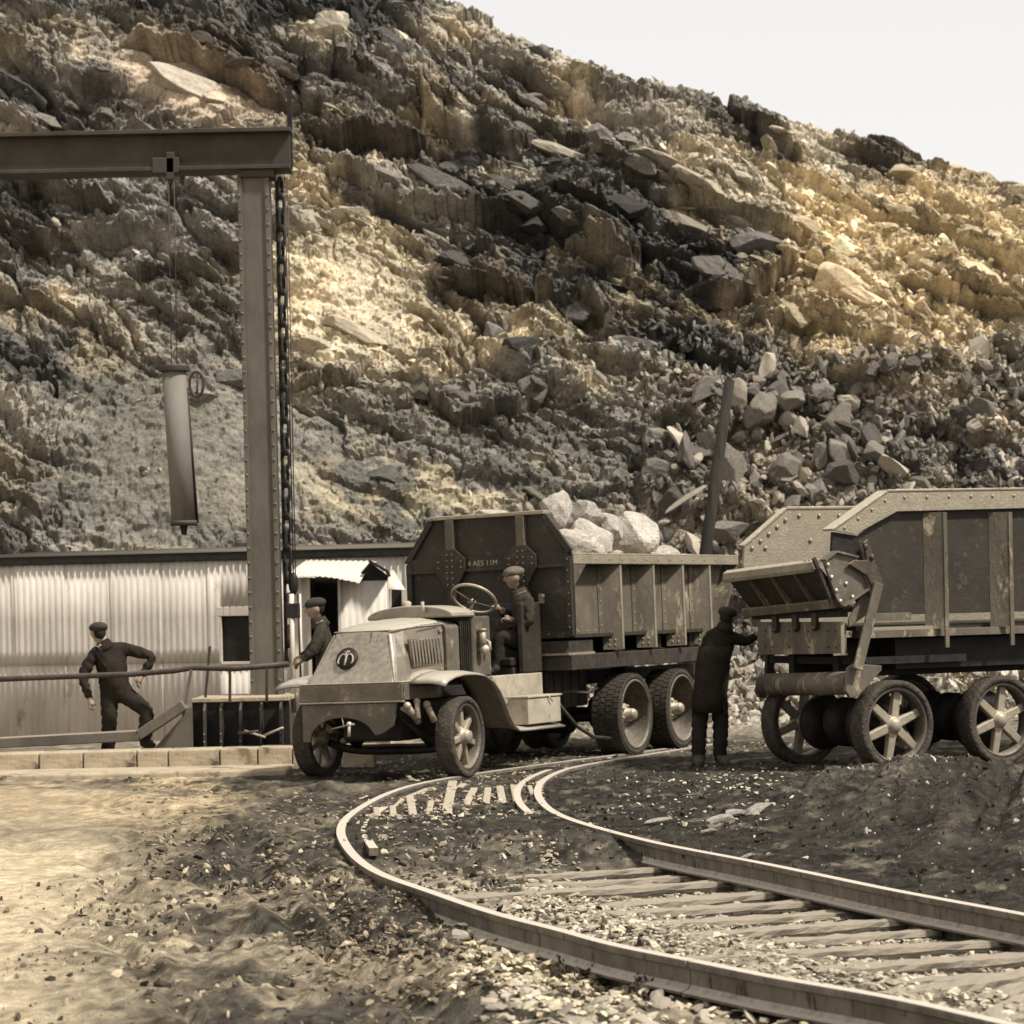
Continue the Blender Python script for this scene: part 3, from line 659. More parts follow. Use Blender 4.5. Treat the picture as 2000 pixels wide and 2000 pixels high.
# sleepers: one object each, square to the curve
def place_sleepers():
    rnd = random.Random(3)
    # walk the outer rail, pair with the closest point of the inner one
    acc = 0; last = None; k = 0
    L = 0
    def rough_tie(seed):
        r0 = random.Random(seed); m = MB(); vs = []; n = 22
        for i in range(n + 1):
            x = -.5 + i / n; bow = .012 * math.sin(3 * x + seed)
            for (yy, zz) in ((-.105, -.16), (-.112, -.03), (-.088, 0), (-.03, .004), (.04, -.004), (.09, 0), (.11, -.03), (.105, -.16)):
                e_ = 1.8 if i in (0, n) else 1; vs.append((x + (r0.uniform(-.006, .006) if i in (0, n) else 0), yy + bow + r0.gauss(0, .005) * e_, zz + (r0.gauss(0, .0045) * e_ if zz > -.1 else 0)))
        fs = [(i * 8 + k, i * 8 + k + 1, (i + 1) * 8 + k + 1, (i + 1) * 8 + k) for i in range(n) for k in range(7)] + [tuple(range(8)), tuple(n * 8 + 7 - k for k in range(8))]
        return m.add(vs, fs)
    boxn = rough_tie(1).build('sleeper', M_wood, track); me_n = boxn.data; bpy.data.objects.remove(boxn)
    boxf = MB().box(-.5, .5, -.075, .075, -.12, 0).build('sleeper', M_woodl, track); me_f = boxf.data; bpy.data.objects.remove(boxf)
    step = 0.0; nxt = .2
    for i in range(1, len(OUT)):
        step += (OUT[i] - OUT[i - 1]).length
        if step < nxt: continue
        p = OUT[i]; t = (OUT[min(i + 1, len(OUT) - 1)] - OUT[i - 1]).normalized()
        qd = min(INN, key=lambda q: (q - p).length); d = (qd - p)
        w = d.length
        if w > 5.2 and p.y < 22: nxt = step + .4; continue
        d.normalize(); y = (p.y + qd.y) / 2
        far = p.y > 24.5
        nxt = step + (.52 if not far else .45)
        a = p.lerp(qd, rnd.uniform(-.1, .45)); b = qd + d * .42; jit = Vector((rnd.gauss(0, .02), rnd.gauss(0, .02)))
        if far:
            continue
        o = link(bpy.data.objects.new('sleeper', me_n), track); c = (a + b) / 2 + jit
        o.location = off((c.x, c.y, RZ - .173 - rnd.random() ** 3 * .02)); o.scale = ((b - a).length, 1, 1); o.rotation_euler = (rnd.gauss(0, .03), rnd.gauss(0, .006), math.atan2(d.y, d.x) + rnd.gauss(0, .045))
place_sleepers()
bars = [(884, 1531, 872, 1594, .19), (926, 1543, 910, 1574, .15), (953, 1543, 949, 1574, .14), (976, 1541, 982, 1574, .15), (1003, 1538, 1010, 1570, .15), (800, 1562, 807, 1600, .15), (767, 1582, 768, 1604, .12),
        (833, 1545, 790, 1563, .08), (786, 1566, 762, 1588, .08), (842, 1570, 838, 1590, .12), (735, 1588, 738, 1606, .12), (905, 1536, 898, 1542, .14), (1034, 1540, 1040, 1556, .1)]
for k, (u0, v0, u1, v1, w) in enumerate(bars):
    a = gp(u0, v0); b = gp(u1, v1); m = (a + b) / 2; z = max(gh(m.x, m.y), gh(a.x, a.y), gh(b.x, b.y)) + .006
    o = MB().bar(off((a.x, a.y, z - .04)), off((b.x, b.y, z - .04)), w * .5, .09).build('sleeper', M_woodl, track, bevel=.01)
# fastening spikes and a joint plate on the near rail
def plate(path, i, side, name, ln=.62):
    t = (path[i + 1] - path[i - 1]).normalized(); s = Vector((t.y, -t.x)) * side; c = path[i]
    a = c - t * ln / 2 + s * .025; b = c + t * ln / 2 + s * .025
    mb = MB().bar(off((a.x, a.y, RZ - .09)), off((b.x, b.y, RZ - .09)), .022, .07)
    o = mb.build(name, M_rail, track, bevel=.004)
    for k in range(4):
        e = a.lerp(b, (k + .5) / 4) + s * .014; bb = MB().ball(off((e.x, e.y, RZ - .09)), .016); bb.build('bolt', M_rail, o)
    return o

# ballast and loose stones
def gh_side(x, y):
    a = np.array([[float(x)]]); b_ = np.array([[float(y)]]); _, so_ = dist_path(a, b_, OUT); _, si_ = dist_path(a, b_, INN)
    return 2 if si_[0, 0] < 0 else 1 if so_[0, 0] >= 0 else 0
def stones():
    rnd = random.Random(21)
    regs = [  # photo corners of each patch of stones on the ground, density weight, size, tint
        ([(900, 1770), (1400, 1900), (2000, 2050), (2000, 2120), (1100, 2100), (880, 1900)], 900, .022, .06, (.46, .40, .28)),
        ([(960, 1770), (1060, 1650), (1480, 1700), (2000, 1810), (2000, 1990), (1500, 1895), (1200, 1835)], 4800, .014, .045, (.36, .32, .245)),
        ([(900, 1780), (1000, 1800), (1250, 1870), (1260, 2000), (1060, 2000), (920, 1860)], 900, .018, .05, (.48, .42, .29)),
        ([(1180, 1530), (1560, 1500), (1500, 1640), (1200, 1600)], 260, .012, .035, (.42, .38, .29)),
        ([(700, 1560), (1060, 1520), (1080, 1600), (740, 1660)], 420, .014, .045, (.35, .30, .215)),
        ([(300, 1500), (900, 1540), (1300, 1480), (1700, 1460), (1200, 1440), (600, 1500)], 900, .012, .04, (.33, .285, .20)),
        ([(700, 1640), (1180, 1640), (1000, 1760), (860, 1740)], 260, .012, .03, (.30, .26, .19)),
        ([(520, 1650), (700, 1690), (1100, 1840), (1000, 2040), (560, 1900)], 1100, .012, .04, (.19, .155, .105)),
        ([(250, 1520), (700, 1560), (650, 1680), (250, 1700)], 500, .012, .04, (.22, .18, .12))]
    cand = []
    for poly, n, s0, s1, c in regs:
        P = [gp(u, v) for u, v in poly]; xs = [p.x for p in P]; ys = [p.y for p in P]; k = 0; tries = 0
        while k < n and tries < n * 60:
            tries += 1
            x = rnd.uniform(min(xs), max(xs)); y = rnd.uniform(min(ys), max(ys)); ins = False
            for a in range(len(P)):
                A = P[a]; B = P[a - 1]
                if (A.y > y) != (B.y > y) and x < (B.x - A.x) * (y - A.y) / (B.y - A.y) + A.x: ins = not ins
            if not ins: continue
            s = s0 + (s1 - s0) * rnd.random() ** 2.2
            t = rnd.uniform(.55, 1.6); k += 1
            cand.append((s / y, x, y, s, tuple(min(.8, q * t) for q in c)))
    cand.sort(reverse=True)
    dn = [(p.x, p.y) for p in OUT[::4] + INN[::4]]
    me = [stone_mesh('stone', v, M_bal) for v in MEDV + SMLV[:4]]
    n = 0; rest = []
    for (q, x, y, s, c) in cand:
        if any((x - a) ** 2 + (y - b) ** 2 < .0049 for a, b in dn): continue
        if n < 270:
            o = link(bpy.data.objects.new('stone', me[n % len(me)])); n += 1; f = rnd.uniform(.35, .7)
            o.location = (x, y, gh(x, y) + s * f * .45); o.scale = (s * rnd.uniform(.9, 1.5), s * rnd.uniform(.7, 1.1), s * f)
            o.rotation_euler = (rnd.gauss(0, .3), rnd.gauss(0, .3), rnd.uniform(0, 6.28))
            pp = Vector((x, y)); da = min((pp - q).length for q in OUT[::3]); ob_ = gh_side(x, y)
            lb = {0: ('pale angular ballast stone lying between the two rails in the foreground', 'ballast stones between the rails'), 1: ('pale angular stone on the ground on the near side of the near rail', 'stones outside the near rail'), 2: ('small stone on the dark dirt inside the curve of the inner rail', 'stones inside the rail curve')}[ob_]
            tag(o, lb[0], 'stone', lb[1])
        else: rest.append((x, y, s, c))
    scatter_mesh('gravel', [(x, y, gh(x, y) + s * .2) for x, y, s, c in rest], [s for x, y, s, c in rest], [c for x, y, s, c in rest], SMLV, 17, 'small stones and gravel strewn between and beside the rails', flat=True)
    named = [(1480, 1597, .17, .08, .06, 'pale oblong stone furthest right of the cluster on the dark dirt'), (1437, 1602, .12, .08, .06, 'pale stone in the middle of the cluster inside the rail curve'),
             (1405, 1610, .14, .07, .06, 'low tan stone at the left of the cluster inside the rail curve'), (1385, 1625, .08, .07, .06, 'small stone at the near corner of the cluster inside the rail curve'),
             (1285, 1612, .12, .05, .05, 'thin bright stone lying alone inside the rail curve'), (1462, 1661, .08, .05, .04, 'white pebble close behind the inner rail'),
             (1288, 1906, .09, .06, .055, 'large pale stone right below the near rail'), (1030, 1970, .055, .045, .03, 'flat pale stone at the lower edge of the ballast')]
    for k, (u, v, a, b, c, lab) in enumerate(named):
        p = gp(u, v, .0 if u < 1300 else .05); o = link(bpy.data.objects.new('stone', stone_mesh('stone', MEDV[k], M_white if k < 6 else M_bal)))
        o.location = (p.x, p.y, gh(p.x, p.y) + c * .5); o.scale = (a, b, c); o.rotation_euler = (0, R(-8), .5 if k < 4 else .2); tag(o, lab, 'stone')
stones()
# dark clods of mud stuck to the near rail and heaped along the churned edge
def clods():
    rnd = random.Random(33); pts = []; sz = []; cc = []
    for _ in range(9000):
        i = rnd.randrange(near_i(OUT, 1270, 1860), near_i(OUT, 690, 1670)); p = OUT[i]
        x = p.x - abs(rnd.gauss(0, .9)) - .06; y = p.y - abs(rnd.gauss(0, .5)) * .6 - .04
        if rnd.random() < .5: x = rnd.uniform(-3.0, .8); y = rnd.uniform(11.5, 24)
        if vnoise(np.array([x * 1.3]), np.array([y * 1.1]), 55)[0] < rnd.uniform(.3, .75): continue
        s = .007 + .04 * rnd.random() ** 4; k = rnd.uniform(.6, 1.5)
        pts.append((x, y, gh(x, y) + s * .15)); sz.append(s); cc.append((.065 * k, .056 * k, .042 * k) if rnd.random() < .6 else (.34 * k, .285 * k, .20 * k))
    for (u, v) in ((1090, 1852), (1160, 1868), (1250, 1885)):
        for _ in range(60):
            p = gp(u + rnd.gauss(0, 16), v + rnd.gauss(0, 8), -.02); s = .012 + .035 * rnd.random() ** 2
            pts.append((p.x, p.y, gh(p.x, p.y) + rnd.random() * .05)); sz.append(s); k = rnd.uniform(.5, 1); cc.append((.09 * k, .075 * k, .05 * k))
    scatter_mesh('clods', pts, sz, cc, SMLV, 19, 'dark clods of churned mud beside the near rail')
clods()
def dark_dirt():
    rnd = random.Random(44); pts = []; sz = []; cc = []
    while len(pts) < 5200:
        x = rnd.uniform(-.9, 5.2); y = rnd.uniform(15, 30)
        if gh_side(x, y) == 1: continue
        s = .007 + .03 * rnd.random() ** 4; k = rnd.uniform(.5, 1.6)
        pts.append((x, y, gh(x, y) + s * .2)); sz.append(s); cc.append((.05 * k, .045 * k, .036 * k) if rnd.random() < .82 else (.36 * k, .33 * k, .27 * k))
    scatter_mesh('soil_crumbs', pts, sz, cc, SMLV[:4], 29, 'dark crumbs of soil and specks of stone strewn inside the rail curve')
dark_dirt()
# ------------------------------------------------------------------ shed, gantry, railing and the rest of the left side
def corr_mat(): return mat('corrugated_iron', (.62, .59, .52), (.42, .398, .345), 1.6, .9, 0, .15, 30, stretch=(1, 1, .35), spots=(.27, .24, .18), spot_amt=.22, spot_scale=2.2)
M_corr = corr_mat()
M_pale = mat('pale_painted_iron', (.60, .565, .48), (.46, .43, .36), 2, .6, 0, .1, 30)
M_steel = mat('weathered_steel', (.14, .128, .105), (.085, .078, .065), 2.2, .6, .2, .2, 25, stretch=(1, 1, .4), dust_toplight=(.4, .35, .27), dust_toplight_amt=.6)
M_beam = mat('dark_steel_beam', (.06, .054, .044), (.038, .034, .028), 2.5, .65, .15, .25, 25, dust_toplight=(.2, .175, .13), dust_toplight_amt=.4)
M_conc = mat('concrete', (.42, .36, .26), (.27, .23, .165), 2.5, .95, 0, .8, 12, spots=(.09, .075, .055), spot_amt=.36, spot_scale=3)
def corrugated(x0, x1, z0, z1, p=.095, d=.013, holes=()):
    """sheet in the local XZ plane, waves standing out along -Y; two layers of faces are left out where a hole is"""
    n = max(2, int((x1 - x0) / (p / 4))); vs = []; fs = []; xs = [x0 + (x1 - x0) * i / n for i in range(n + 1)]
    zs = sorted(set([z0, z1] + [h[2] for h in holes] + [h[3] for h in holes]))
    for x in xs:
        for z in zs: vs.append((x, -d * (.5 + .5 * math.sin(2 * math.pi * x / p)), z))
    m = len(zs)
    for i in range(n):
        for k in range(m - 1):
            cx = (xs[i] + xs[i + 1]) / 2; cz = (zs[k] + zs[k + 1]) / 2
            if any(h[0] < cx < h[1] and h[2] < cz < h[3] for h in holes): continue
            fs.append((i * m + k, (i + 1) * m + k, (i + 1) * m + k + 1, i * m + k + 1))
    return vs, fs
def sheet(name, vf, m, parent, M=None, loc=None, thick=.004):
    o = MB().add(vf[0], vf[1], M, True).build(name, m, parent, loc=loc)
    md = o.modifiers.new('thick', 'SOLIDIFY'); md.thickness = thick; md.offset = -1
    return o
SY = 37.0
def local_frame(A, B):
    d = (B - A); d.z = 0; return math.atan2(d.y, d.x), d.length
# main shed; its wall turns slightly towards the camera at the right
A = at(-60, 1098, SY + 1.2); B = at(800, 1071, SY - .2); ang, LN = local_frame(A, B)
shed = empty('corrugated_shed', (A.x, A.y, 0), ang, 'long low shed of pale corrugated iron with a dark roof edge', 'shed')
def sx(u, v=1200):                     # photo x -> distance along the shed wall
    r = ray(u, v); ox, oy = A.x, A.y; dx, dy = math.cos(ang), math.sin(ang)
    t = (ox * r.y - oy * r.x) / (dy * r.x - dx * r.y); return t
def zat(u, v):
    t = sx(u, v); y = A.y + math.sin(ang) * t; return at(u, v, y).z
HT = 2.55
for i, (a, b) in enumerate(((0, 1.2), (1.2, 2.38), (2.38, LN * .5))): pass
xs0 = 0.0; k = 0; wx0, wx1, wz0, wz1 = sx(431), sx(492), zat(460, 1292), zat(460, 1203)
edges = [0]
while edges[-1] < LN: edges.append(edges[-1] + .72)
edges[-1] = LN
for a, b in zip(edges[:-1], edges[1:]):
    sheet('wall_panel', corrugated(a - .02, b + .02, 1.32, HT, holes=[(wx0, wx1, wz0, wz1)]), M_corr, shed, None, (0, -.026 - .012 * (k % 2), 0))
    sheet('wall_panel', corrugated(a - .02, b + .02, 0, 1.40, holes=[(wx0, wx1, wz0, wz1)]), M_corr, shed, None, (0, -.012 * (k % 2), 0)); k += 1
MB().box(wx0 - .05, wx1 + .05, -.05, -.022, wz1, wz1 + .13).build('window_lintel', M_pale, shed, .006)
f = MB().box(wx0 - .03, wx0 + .02, -.045, -.0, wz0, wz1).box(wx1 - .02, wx1 + .03, -.045, 0, wz0, wz1).box(wx0, wx1, -.045, 0, wz0 - .04, wz0).build('window_frame', M_pale, shed, .004)
MB().box(wx0 + .02, wx1 - .02, .03, .05, wz0, wz1).build('dark_backing', M_black, shed)  # added black sheet, darkness inside the window put into its colour
MB().box(wx0, wx0 + .02, 0, .6, wz0, wz1).box(wx1 - .02, wx1, 0, .6, wz0, wz1).build('window_reveal', M_black, shed)  # black sides continue the painted darkness of the window
MB().box(-.3, LN + .3, -.09, .06, HT - .01, HT + .105).build('roof_edge', M_black, shed, .01)
sheet('roof', ([(-.3, -.1, HT + .11), (LN + .3, -.1, HT + .11), (LN + .3, 3.2, HT + .25), (-.3, 3.2, HT + .25)], [(0, 1, 2, 3)]), M_beam, shed)
MB().box(0, LN, 3.0, 3.05, 0, HT + .2).box(0, .05, 0, 3.0, 0, HT + .1).box(LN - .05, LN, 0, 3.0, 0, HT + .1).build('back_wall', M_corr, shed)
# porch at the right end, in front of the shed
PY = 35.6
def P3(u, v, Y=PY): return at(u, v, Y)
pA = P3(572, 1200); pB = P3(662, 1200, PY + .05); pC = P3(756, 1200, PY - .15)
porch = empty('tin_porch', (pA.x, pA.y, 0), 0, 'small pale tin porch with curved hood and dark doorway before the long shed', 'porch')
def lp(p): return (p.x - pA.x, p.y - pA.y, p.z)
H1 = at(600, 1128, PY).z
w1 = at(607, 1200, PY).x - pA.x; w2 = at(661, 1200, PY).x - pA.x; w3 = at(757, 1200, PY).x - pA.x
sheet('wall_panel', corrugated(0, w1, 0, H1), M_pale, porch)
sheet('wall_panel', corrugated(w2, w3, 0, at(700, 1135, PY).z), M_corr, porch)
gab = [(w2 + .02, at(700, 1135, PY).z), (w3, at(757, 1138, PY).z), (w3 + .02, at(770, 1125, PY).z), (at(722, 1098, PY).x - pA.x, at(722, 1098, PY).z), (w2 + .25, at(700, 1128, PY).z)]
MB().prism(gab, 1, .02, .05).build('gable_board', M_black, porch)
MB().box(w3 - .03, w3 + .01, 0, 1.6, 0, at(757, 1138, PY).z).build('side_wall', M_corr, porch)
MB().box(w1, w2, .9, .95, 0, H1 + .1).box(w1 - .02, w1, .02, .9, 0, H1).box(w2, w2 + .02, .02, .9, 0, H1).build('doorway', M_black, porch)  # black lining, darkness inside the doorway put into its colour
MB().box(w1 - .04, w1, -.05, .02, 0, H1).box(w2, w2 + .04, -.05, .02, 0, H1).build('door_frame', M_pale, porch)
def hood(x0, x1, yf, yb, zf0, zf1, zb0, zb1, name='hood'):
    n = 60; vs = []; fs = []
    for i in range(n + 1):
        t = i / n; x = x0 + (x1 - x0) * t; w = .007 * math.sin(2 * math.pi * x / .076)
        for q in range(6):
            s_ = q / 5; zf = zf0 + (zf1 - zf0) * t + .05 * math.sin(math.pi * t); zb = zb0 + (zb1 - zb0) * t
            vs.append((x + (.18 * s_), yf + (yb - yf) * s_, zf + (zb - zf) * (s_ ** .8) + w))
    for i in range(n):
        for q in range(5): fs.append((i * 6 + q, (i + 1) * 6 + q, (i + 1) * 6 + q + 1, i * 6 + q + 1))
    return sheet(name, (vs, fs), M_pale, porch)
hood(at(560, 1128, PY - .35).x - pA.x, at(702, 1137, PY - .35).x - pA.x, -.35, .8, at(575, 1128, PY - .35).z, at(702, 1139, PY - .35).z, at(575, 1094, PY + .8).z, at(722, 1096, PY + .8).z)
MB().bar(lp(at(722, 1096, PY + .05)), lp(at(757, 1116, PY + .05)), .5, .03).bar(lp(at(757, 1116, PY + .05)), lp(at(760, 1126, PY + .05)), .5, .03).build('gable_trim', M_black, porch)
lean = empty('lean_to', tuple(at(757, 1200, 36.3).xy) + (0,), 0, 'small lean-to roof of pale tin over a dark opening between porch and dump body', 'lean-to')
lo = lean.location
sheet('roof', ([tuple(at(754, 1150, 35.9) - lo), tuple(at(792, 1152, 35.9) - lo), tuple(at(768, 1113, 36.6) - lo), tuple(at(755, 1116, 36.6) - lo)], [(0, 1, 2, 3)]), M_pale, lean)
zt = at(770, 1150, 36.3).z
MB().box(0, .26, .3, .34, 0, zt).build('opening', M_black, lean); MB().box(.2, .28, -.05, .3, 0, zt).box(-.03, .02, -.05, .3, 0, zt).build('post', M_corr, lean)  # black sheet for the opening, its shade put into the colour

# gantry
GYD = 32.5
base = at(523, 1340, GYD)
gantry = empty('steel_gantry', (base.x, base.y, 0), 0, 'tall riveted steel column carrying a heavy horizontal beam, pale and weathered at the foot', 'gantry')
def lg(p): return (p.x - base.x, p.y - base.y, p.z)
pt = at(496, 343, GYD); pb = at(523, 1330, GYD); pb.z = 0.0
w_ = .335
pb2 = pb.copy(); d_ = (pt - pb)
col_ = MB().bar(lg(pb), lg(pt), .29, .26, (0, 1, 0)); col_.build('column', M_steel, gantry, bevel=.006)
sidev = Vector((1, 0, 0))
for sgn in (-1, 1):
    MB().bar(lg(pb + sidev * sgn * .165), lg(pt + sidev * sgn * .165), .055, .32, (0, 1, 0)).build('flange', M_steel, gantry, bevel=.005)
for sgn in (-1, 1):
    for i in range(40):
        t = (i + .5) / 40; c = pb.lerp(pt, t) + sidev * sgn * .17 + Vector((0, -.165, 0))
        MB().ball(lg(c), .017, (1, .7, 1), 4).build('rivet', M_steel, gantry)
bz = [at(568, 260, GYD), at(240, 258, GYD), at(-250, 250, GYD)]
zt_ = at(400, 258, GYD).z; zb_ = at(400, 338, GYD).z; xr = at(568, 300, GYD).x - base.x; xl = -4.2
MB().box(xl, xr, -.12, .16, zb_ + .05, zt_ - .05).build('beam', M_beam, gantry, bevel=.006)
MB().box(xl, xr + .02, -.26, .26, zt_ - .05, zt_).box(xl, xr, -.24, .24, zb_ + .003, zb_ + .05).build('beam_flange', M_beam, gantry, bevel=.006)
MB().box(-.2, .22, -.2, .2, zb_ - .09, zb_).build('cap_plate', M_beam, gantry, bevel=.005)
MB().bar(lg(at(567, 330, GYD)), lg(at(565, 168, GYD)), .06, .06).build('mast', M_black, gantry)
hk = at(333, 298, GYD - .2)
MB().bar(lg(hk), lg(at(333, 352, GYD - .2)), .10, .10).box(lg(hk)[0] - .22, lg(hk)[0] + .1, -.25, -.12, zb_ - .03, zb_ + .16).build('trolley', M_beam, gantry, bevel=.01)
# lattice brace and chain beside the column
chx0 = at(547, 352, GYD); chx1 = at(566, 1290, GYD)
n = 30
for side_ in (0,):
    lk_ = None
    for i in range(n):
        c = chx0.lerp(chx1, (i + .5) / n); L_ = (chx1 - chx0).length / n * .66; dn_ = (chx1 - chx0).normalized(); sd_ = Vector((1, 0, 0)) if i % 2 else Vector((.45, .89, 0))
        if i < 2:
            MB().tube([tuple(sd_ * (.042 * math.sin(q)) + dn_ * (L_ * math.cos(q))) for q in [2 * math.pi * h / 14 for h in range(15)]], .021, 6, caps=False).build('chain_link', M_black, gantry)
            pair = [x_ for x_ in bpy.data.objects if x_.parent == gantry and x_.name.startswith('chain_link')]
            pair[-1].location = lg(c)
            if i == 0: l0 = pair[-1].data
            else: l1 = pair[-1].data
        else:
            o_ = link(bpy.data.objects.new('chain_link', l1 if i % 2 else l0), gantry); o_.location = lg(c)
MB().bar(lg(chx0 + Vector((-.05, .03, 0))), lg(chx1 + Vector((-.05, .03, 0))), .03, .03, (0, 1, 0)).build('lattice_bar', M_black, gantry)
for (u0, u1, rr, nm) in ((556, 574, .008, 'cable'), (561, 578, .007, 'cable')):
    MB().tube([lg(at(u0, 345, GYD)), lg(at(u1, 1160, GYD))], rr, 6).build(nm, M_dark, gantry)
cl = at(573, 1140, GYD)
MB().ball(lg(cl), .09, (.7, .6, 1.6), 6).box(lg(cl)[0] - .1, lg(cl)[0] + .08, -.06, .06, lg(cl)[2] - .42, lg(cl)[2] - .24).build('clamp', M_black, gantry, bevel=.008)
for (du, rr) in ((0, .032), (16, .02)):
    MB().tube([lg(at(569 + du, 1160, GYD - .02)), lg(at(574 + du, 1392, GYD - .02))], rr, 10).build('pipe', M_pale, gantry)
MB().tube([lg(at(582, 1160, GYD - .05)), lg(at(589, 1385, GYD - .05))], .012, 6).build('rod', M_black, gantry)
M_cyl = mat('grey_cylinder_paint', (.17, .162, .142), (.12, .114, .10), 3, .9, 0, .1, 30, stretch=(1, 1, .3), spots=(.10, .095, .08), spot_amt=.25, spot_scale=5)
# hoist cylinder hanging from the beam
ct = at(340, 726, GYD - .25); cb_ = at(359, 1022, GYD - .25)
hoist = empty('hoist_cylinder', tuple(cb_), 0, 'long grey air cylinder hanging from the gantry beam on thin cables', 'hoist cylinder')
def lh(p): return tuple(p - cb_)
MB().tube([lh(cb_), lh(ct)], .145, 28).build('cylinder', M_cyl, hoist)
MB().tube([lh(ct), lh(ct + Vector((0, 0, .07)))], .185, 28).build('flange', M_beam, hoist, bevel=.006)
MB().tube([lh(cb_ + Vector((0, 0, -.03))), lh(cb_ + Vector((0, 0, .03)))], .165, 28).build('bottom_cap', M_beam, hoist)
MB().tube([lh(cb_ + Vector((0, 0, -.14))), lh(cb_)], [.03, .055], 10).build('fitting', M_black, hoist)
MB().tube([lh(cb_ + Vector((.165, 0, 0))), lh(ct + Vector((.15, 0, -.2)))], .018, 8).build('pipe', M_black, hoist)
rc = at(384, 750, GYD - .25); cc_ = []
for i in range(25):
    a = 2 * math.pi * i / 24; cc_.append(lh(rc + Vector((.085 * math.cos(a), 0, .15 * math.sin(a)))))
MB().tube(cc_, .018, 8, caps=False).tube([lh(rc + Vector((0, 0, -.15))), lh(rc + Vector((.02, 0, .15)))], .012, 6).build('handle_ring', M_dark, hoist)
for du in (-5, 6):
    MB().tube([lh(at(334 + du, 345, GYD - .22)), lh(at(340 + du, 722, GYD - .25))], .006, 6).build('cable', M_dark, hoist)
# dark bulk at the left edge behind the hoist
# railing, steel platform and low walls
RY = 31.6
platf = empty('steel_platform', tuple(at(440, 1400, RY).xy) + (0,), 0, 'low dark riveted steel platform with ribs behind a stone kerb, left of the loaded truck', 'platform')
po = platf.location
def lpf(p): return tuple(p - po)
zp = at(450, 1363, RY).z; zg = at(450, 1445, RY).z
xL = at(375, 1400, RY).x - po.x; xR = at(565, 1400, RY).x - po.x
MB().box(xL, xR, .0, 1.4, zp - .05, zp).build('deck', M_conc, platf, bevel=.008)
MB().box(xL, xR, .04, .08, 0, zp - .05).build('back_plate', M_black, platf)
for i, u in enumerate((386, 418, 456, 496, 534)):
    x = at(u + 14, 1400, RY).x - po.x
    poly = [(-.18, 0), (-.18, zp - .06), (-.28, zp - .06), (-.34, zp - .16), (-.34, .0)]
    m_ = MB()
    m_.add([(x, .03, 0.05), (x, .03, zp - .06), (x, -.10, zp - .06), (x, -.20, zp - .14), (x, -.24, .05)] + [(x + .03, .03, .05), (x + .03, .03, zp - .06), (x + .03, -.10, zp - .06), (x + .03, -.20, zp - .14), (x + .03, -.24, .05)],
           [(0, 1, 2, 3, 4), (9, 8, 7, 6, 5), (0, 5, 6, 1), (1, 6, 7, 2), (2, 7, 8, 3), (3, 8, 9, 4), (4, 9, 5, 0)])
    rb = m_.build('rib', M_dark, platf, bevel=.005)
    for q in range(4): MB().ball((x + .015, -.235 + .0 * q, .12 + q * .09), .014, n=4).build('rivet', M_steel, rb)
MB().prism([(-.0, .0), (at(380, 1400, RY).x - at(272, 1400, RY).x, 0), (at(380, 1400, RY).x - at(272, 1400, RY).x, zp - .1)], 1, -.25, -.18, Matrix.Translation((at(272, 1400, RY).x - po.x, 0, .02))).build('gusset', M_steel, platf, bevel=.005)
MB().bar(lpf(at(272, 1436, RY - .25)), lpf(at(362, 1376, RY - .25)), .34, .12).build('ramp_beam', M_steel, platf, bevel=.01)
MB().bar(lpf(at(-80, 1455, RY - .25)), lpf(at(274, 1436, RY - .25)), .34, .12).build('sill_beam', M_steel, platf, bevel=.01)
# handrail
railn = empty('handrail', tuple(at(440, 1300, RY - .2).xy) + (0,), 0, 'dark iron pipe handrail on bent posts in front of the shed', 'handrail')
ro = railn.location
def lr(p): return tuple(p - ro)
hp = [at(-80, 1330, RY - .2), at(60, 1324, RY - .2), at(255, 1317, RY - .2), at(340, 1310, RY - .2), at(375, 1304, RY - .2), at(460, 1306, RY - .2), at(565, 1297, RY - .2)]
MB().tube([lr(p) for p in hp], .034, 10).build('rail', M_dark, railn)
for (u0, v0, u1, v1, ww) in ((373, 1308, 358, 1400, .07), (449, 1306, 449, 1372, .06), (521, 1303, 521, 1372, .06)):
    MB().bar(lr(at(u0, v0, RY - .2)), lr(at(u1, v1, RY - .2)), ww, .03).build('post', M_steel if ww > .065 else M_dark, railn, bevel=.004)
lev = MB().bar((0, 0, 0), tuple(at(410, 1268, RY + .3) - at(401, 1372, RY + .3)), .035, .03).build('control_lever', M_dark, None, bevel=.004, loc=tuple(at(401, 1366, RY + .3)))
tag(lev, 'thin dark lever leaning upright against the railing in front of the shed window', 'lever')
# debris rods on the kerb
for k, (u0, v0, u1, v1, lab) in enumerate(((465, 1432, 505, 1428, 'short bent iron rod lying at the left on the kerb wall'), (478, 1427, 518, 1440, 'thin pale rod lying across the kerb wall'), (512, 1438, 553, 1421, 'pale stick leaning up at the end of the kerb wall by the truck'))):
    a = at(u0, v0, 30.6); b = at(u1, v1, 30.5)
    tag(MB().tube([(0, 0, 0), tuple(b - a)], .014, 6).build('metal_rod', M_woodl if k else M_dark, None, loc=tuple(a)), lab, 'rod')
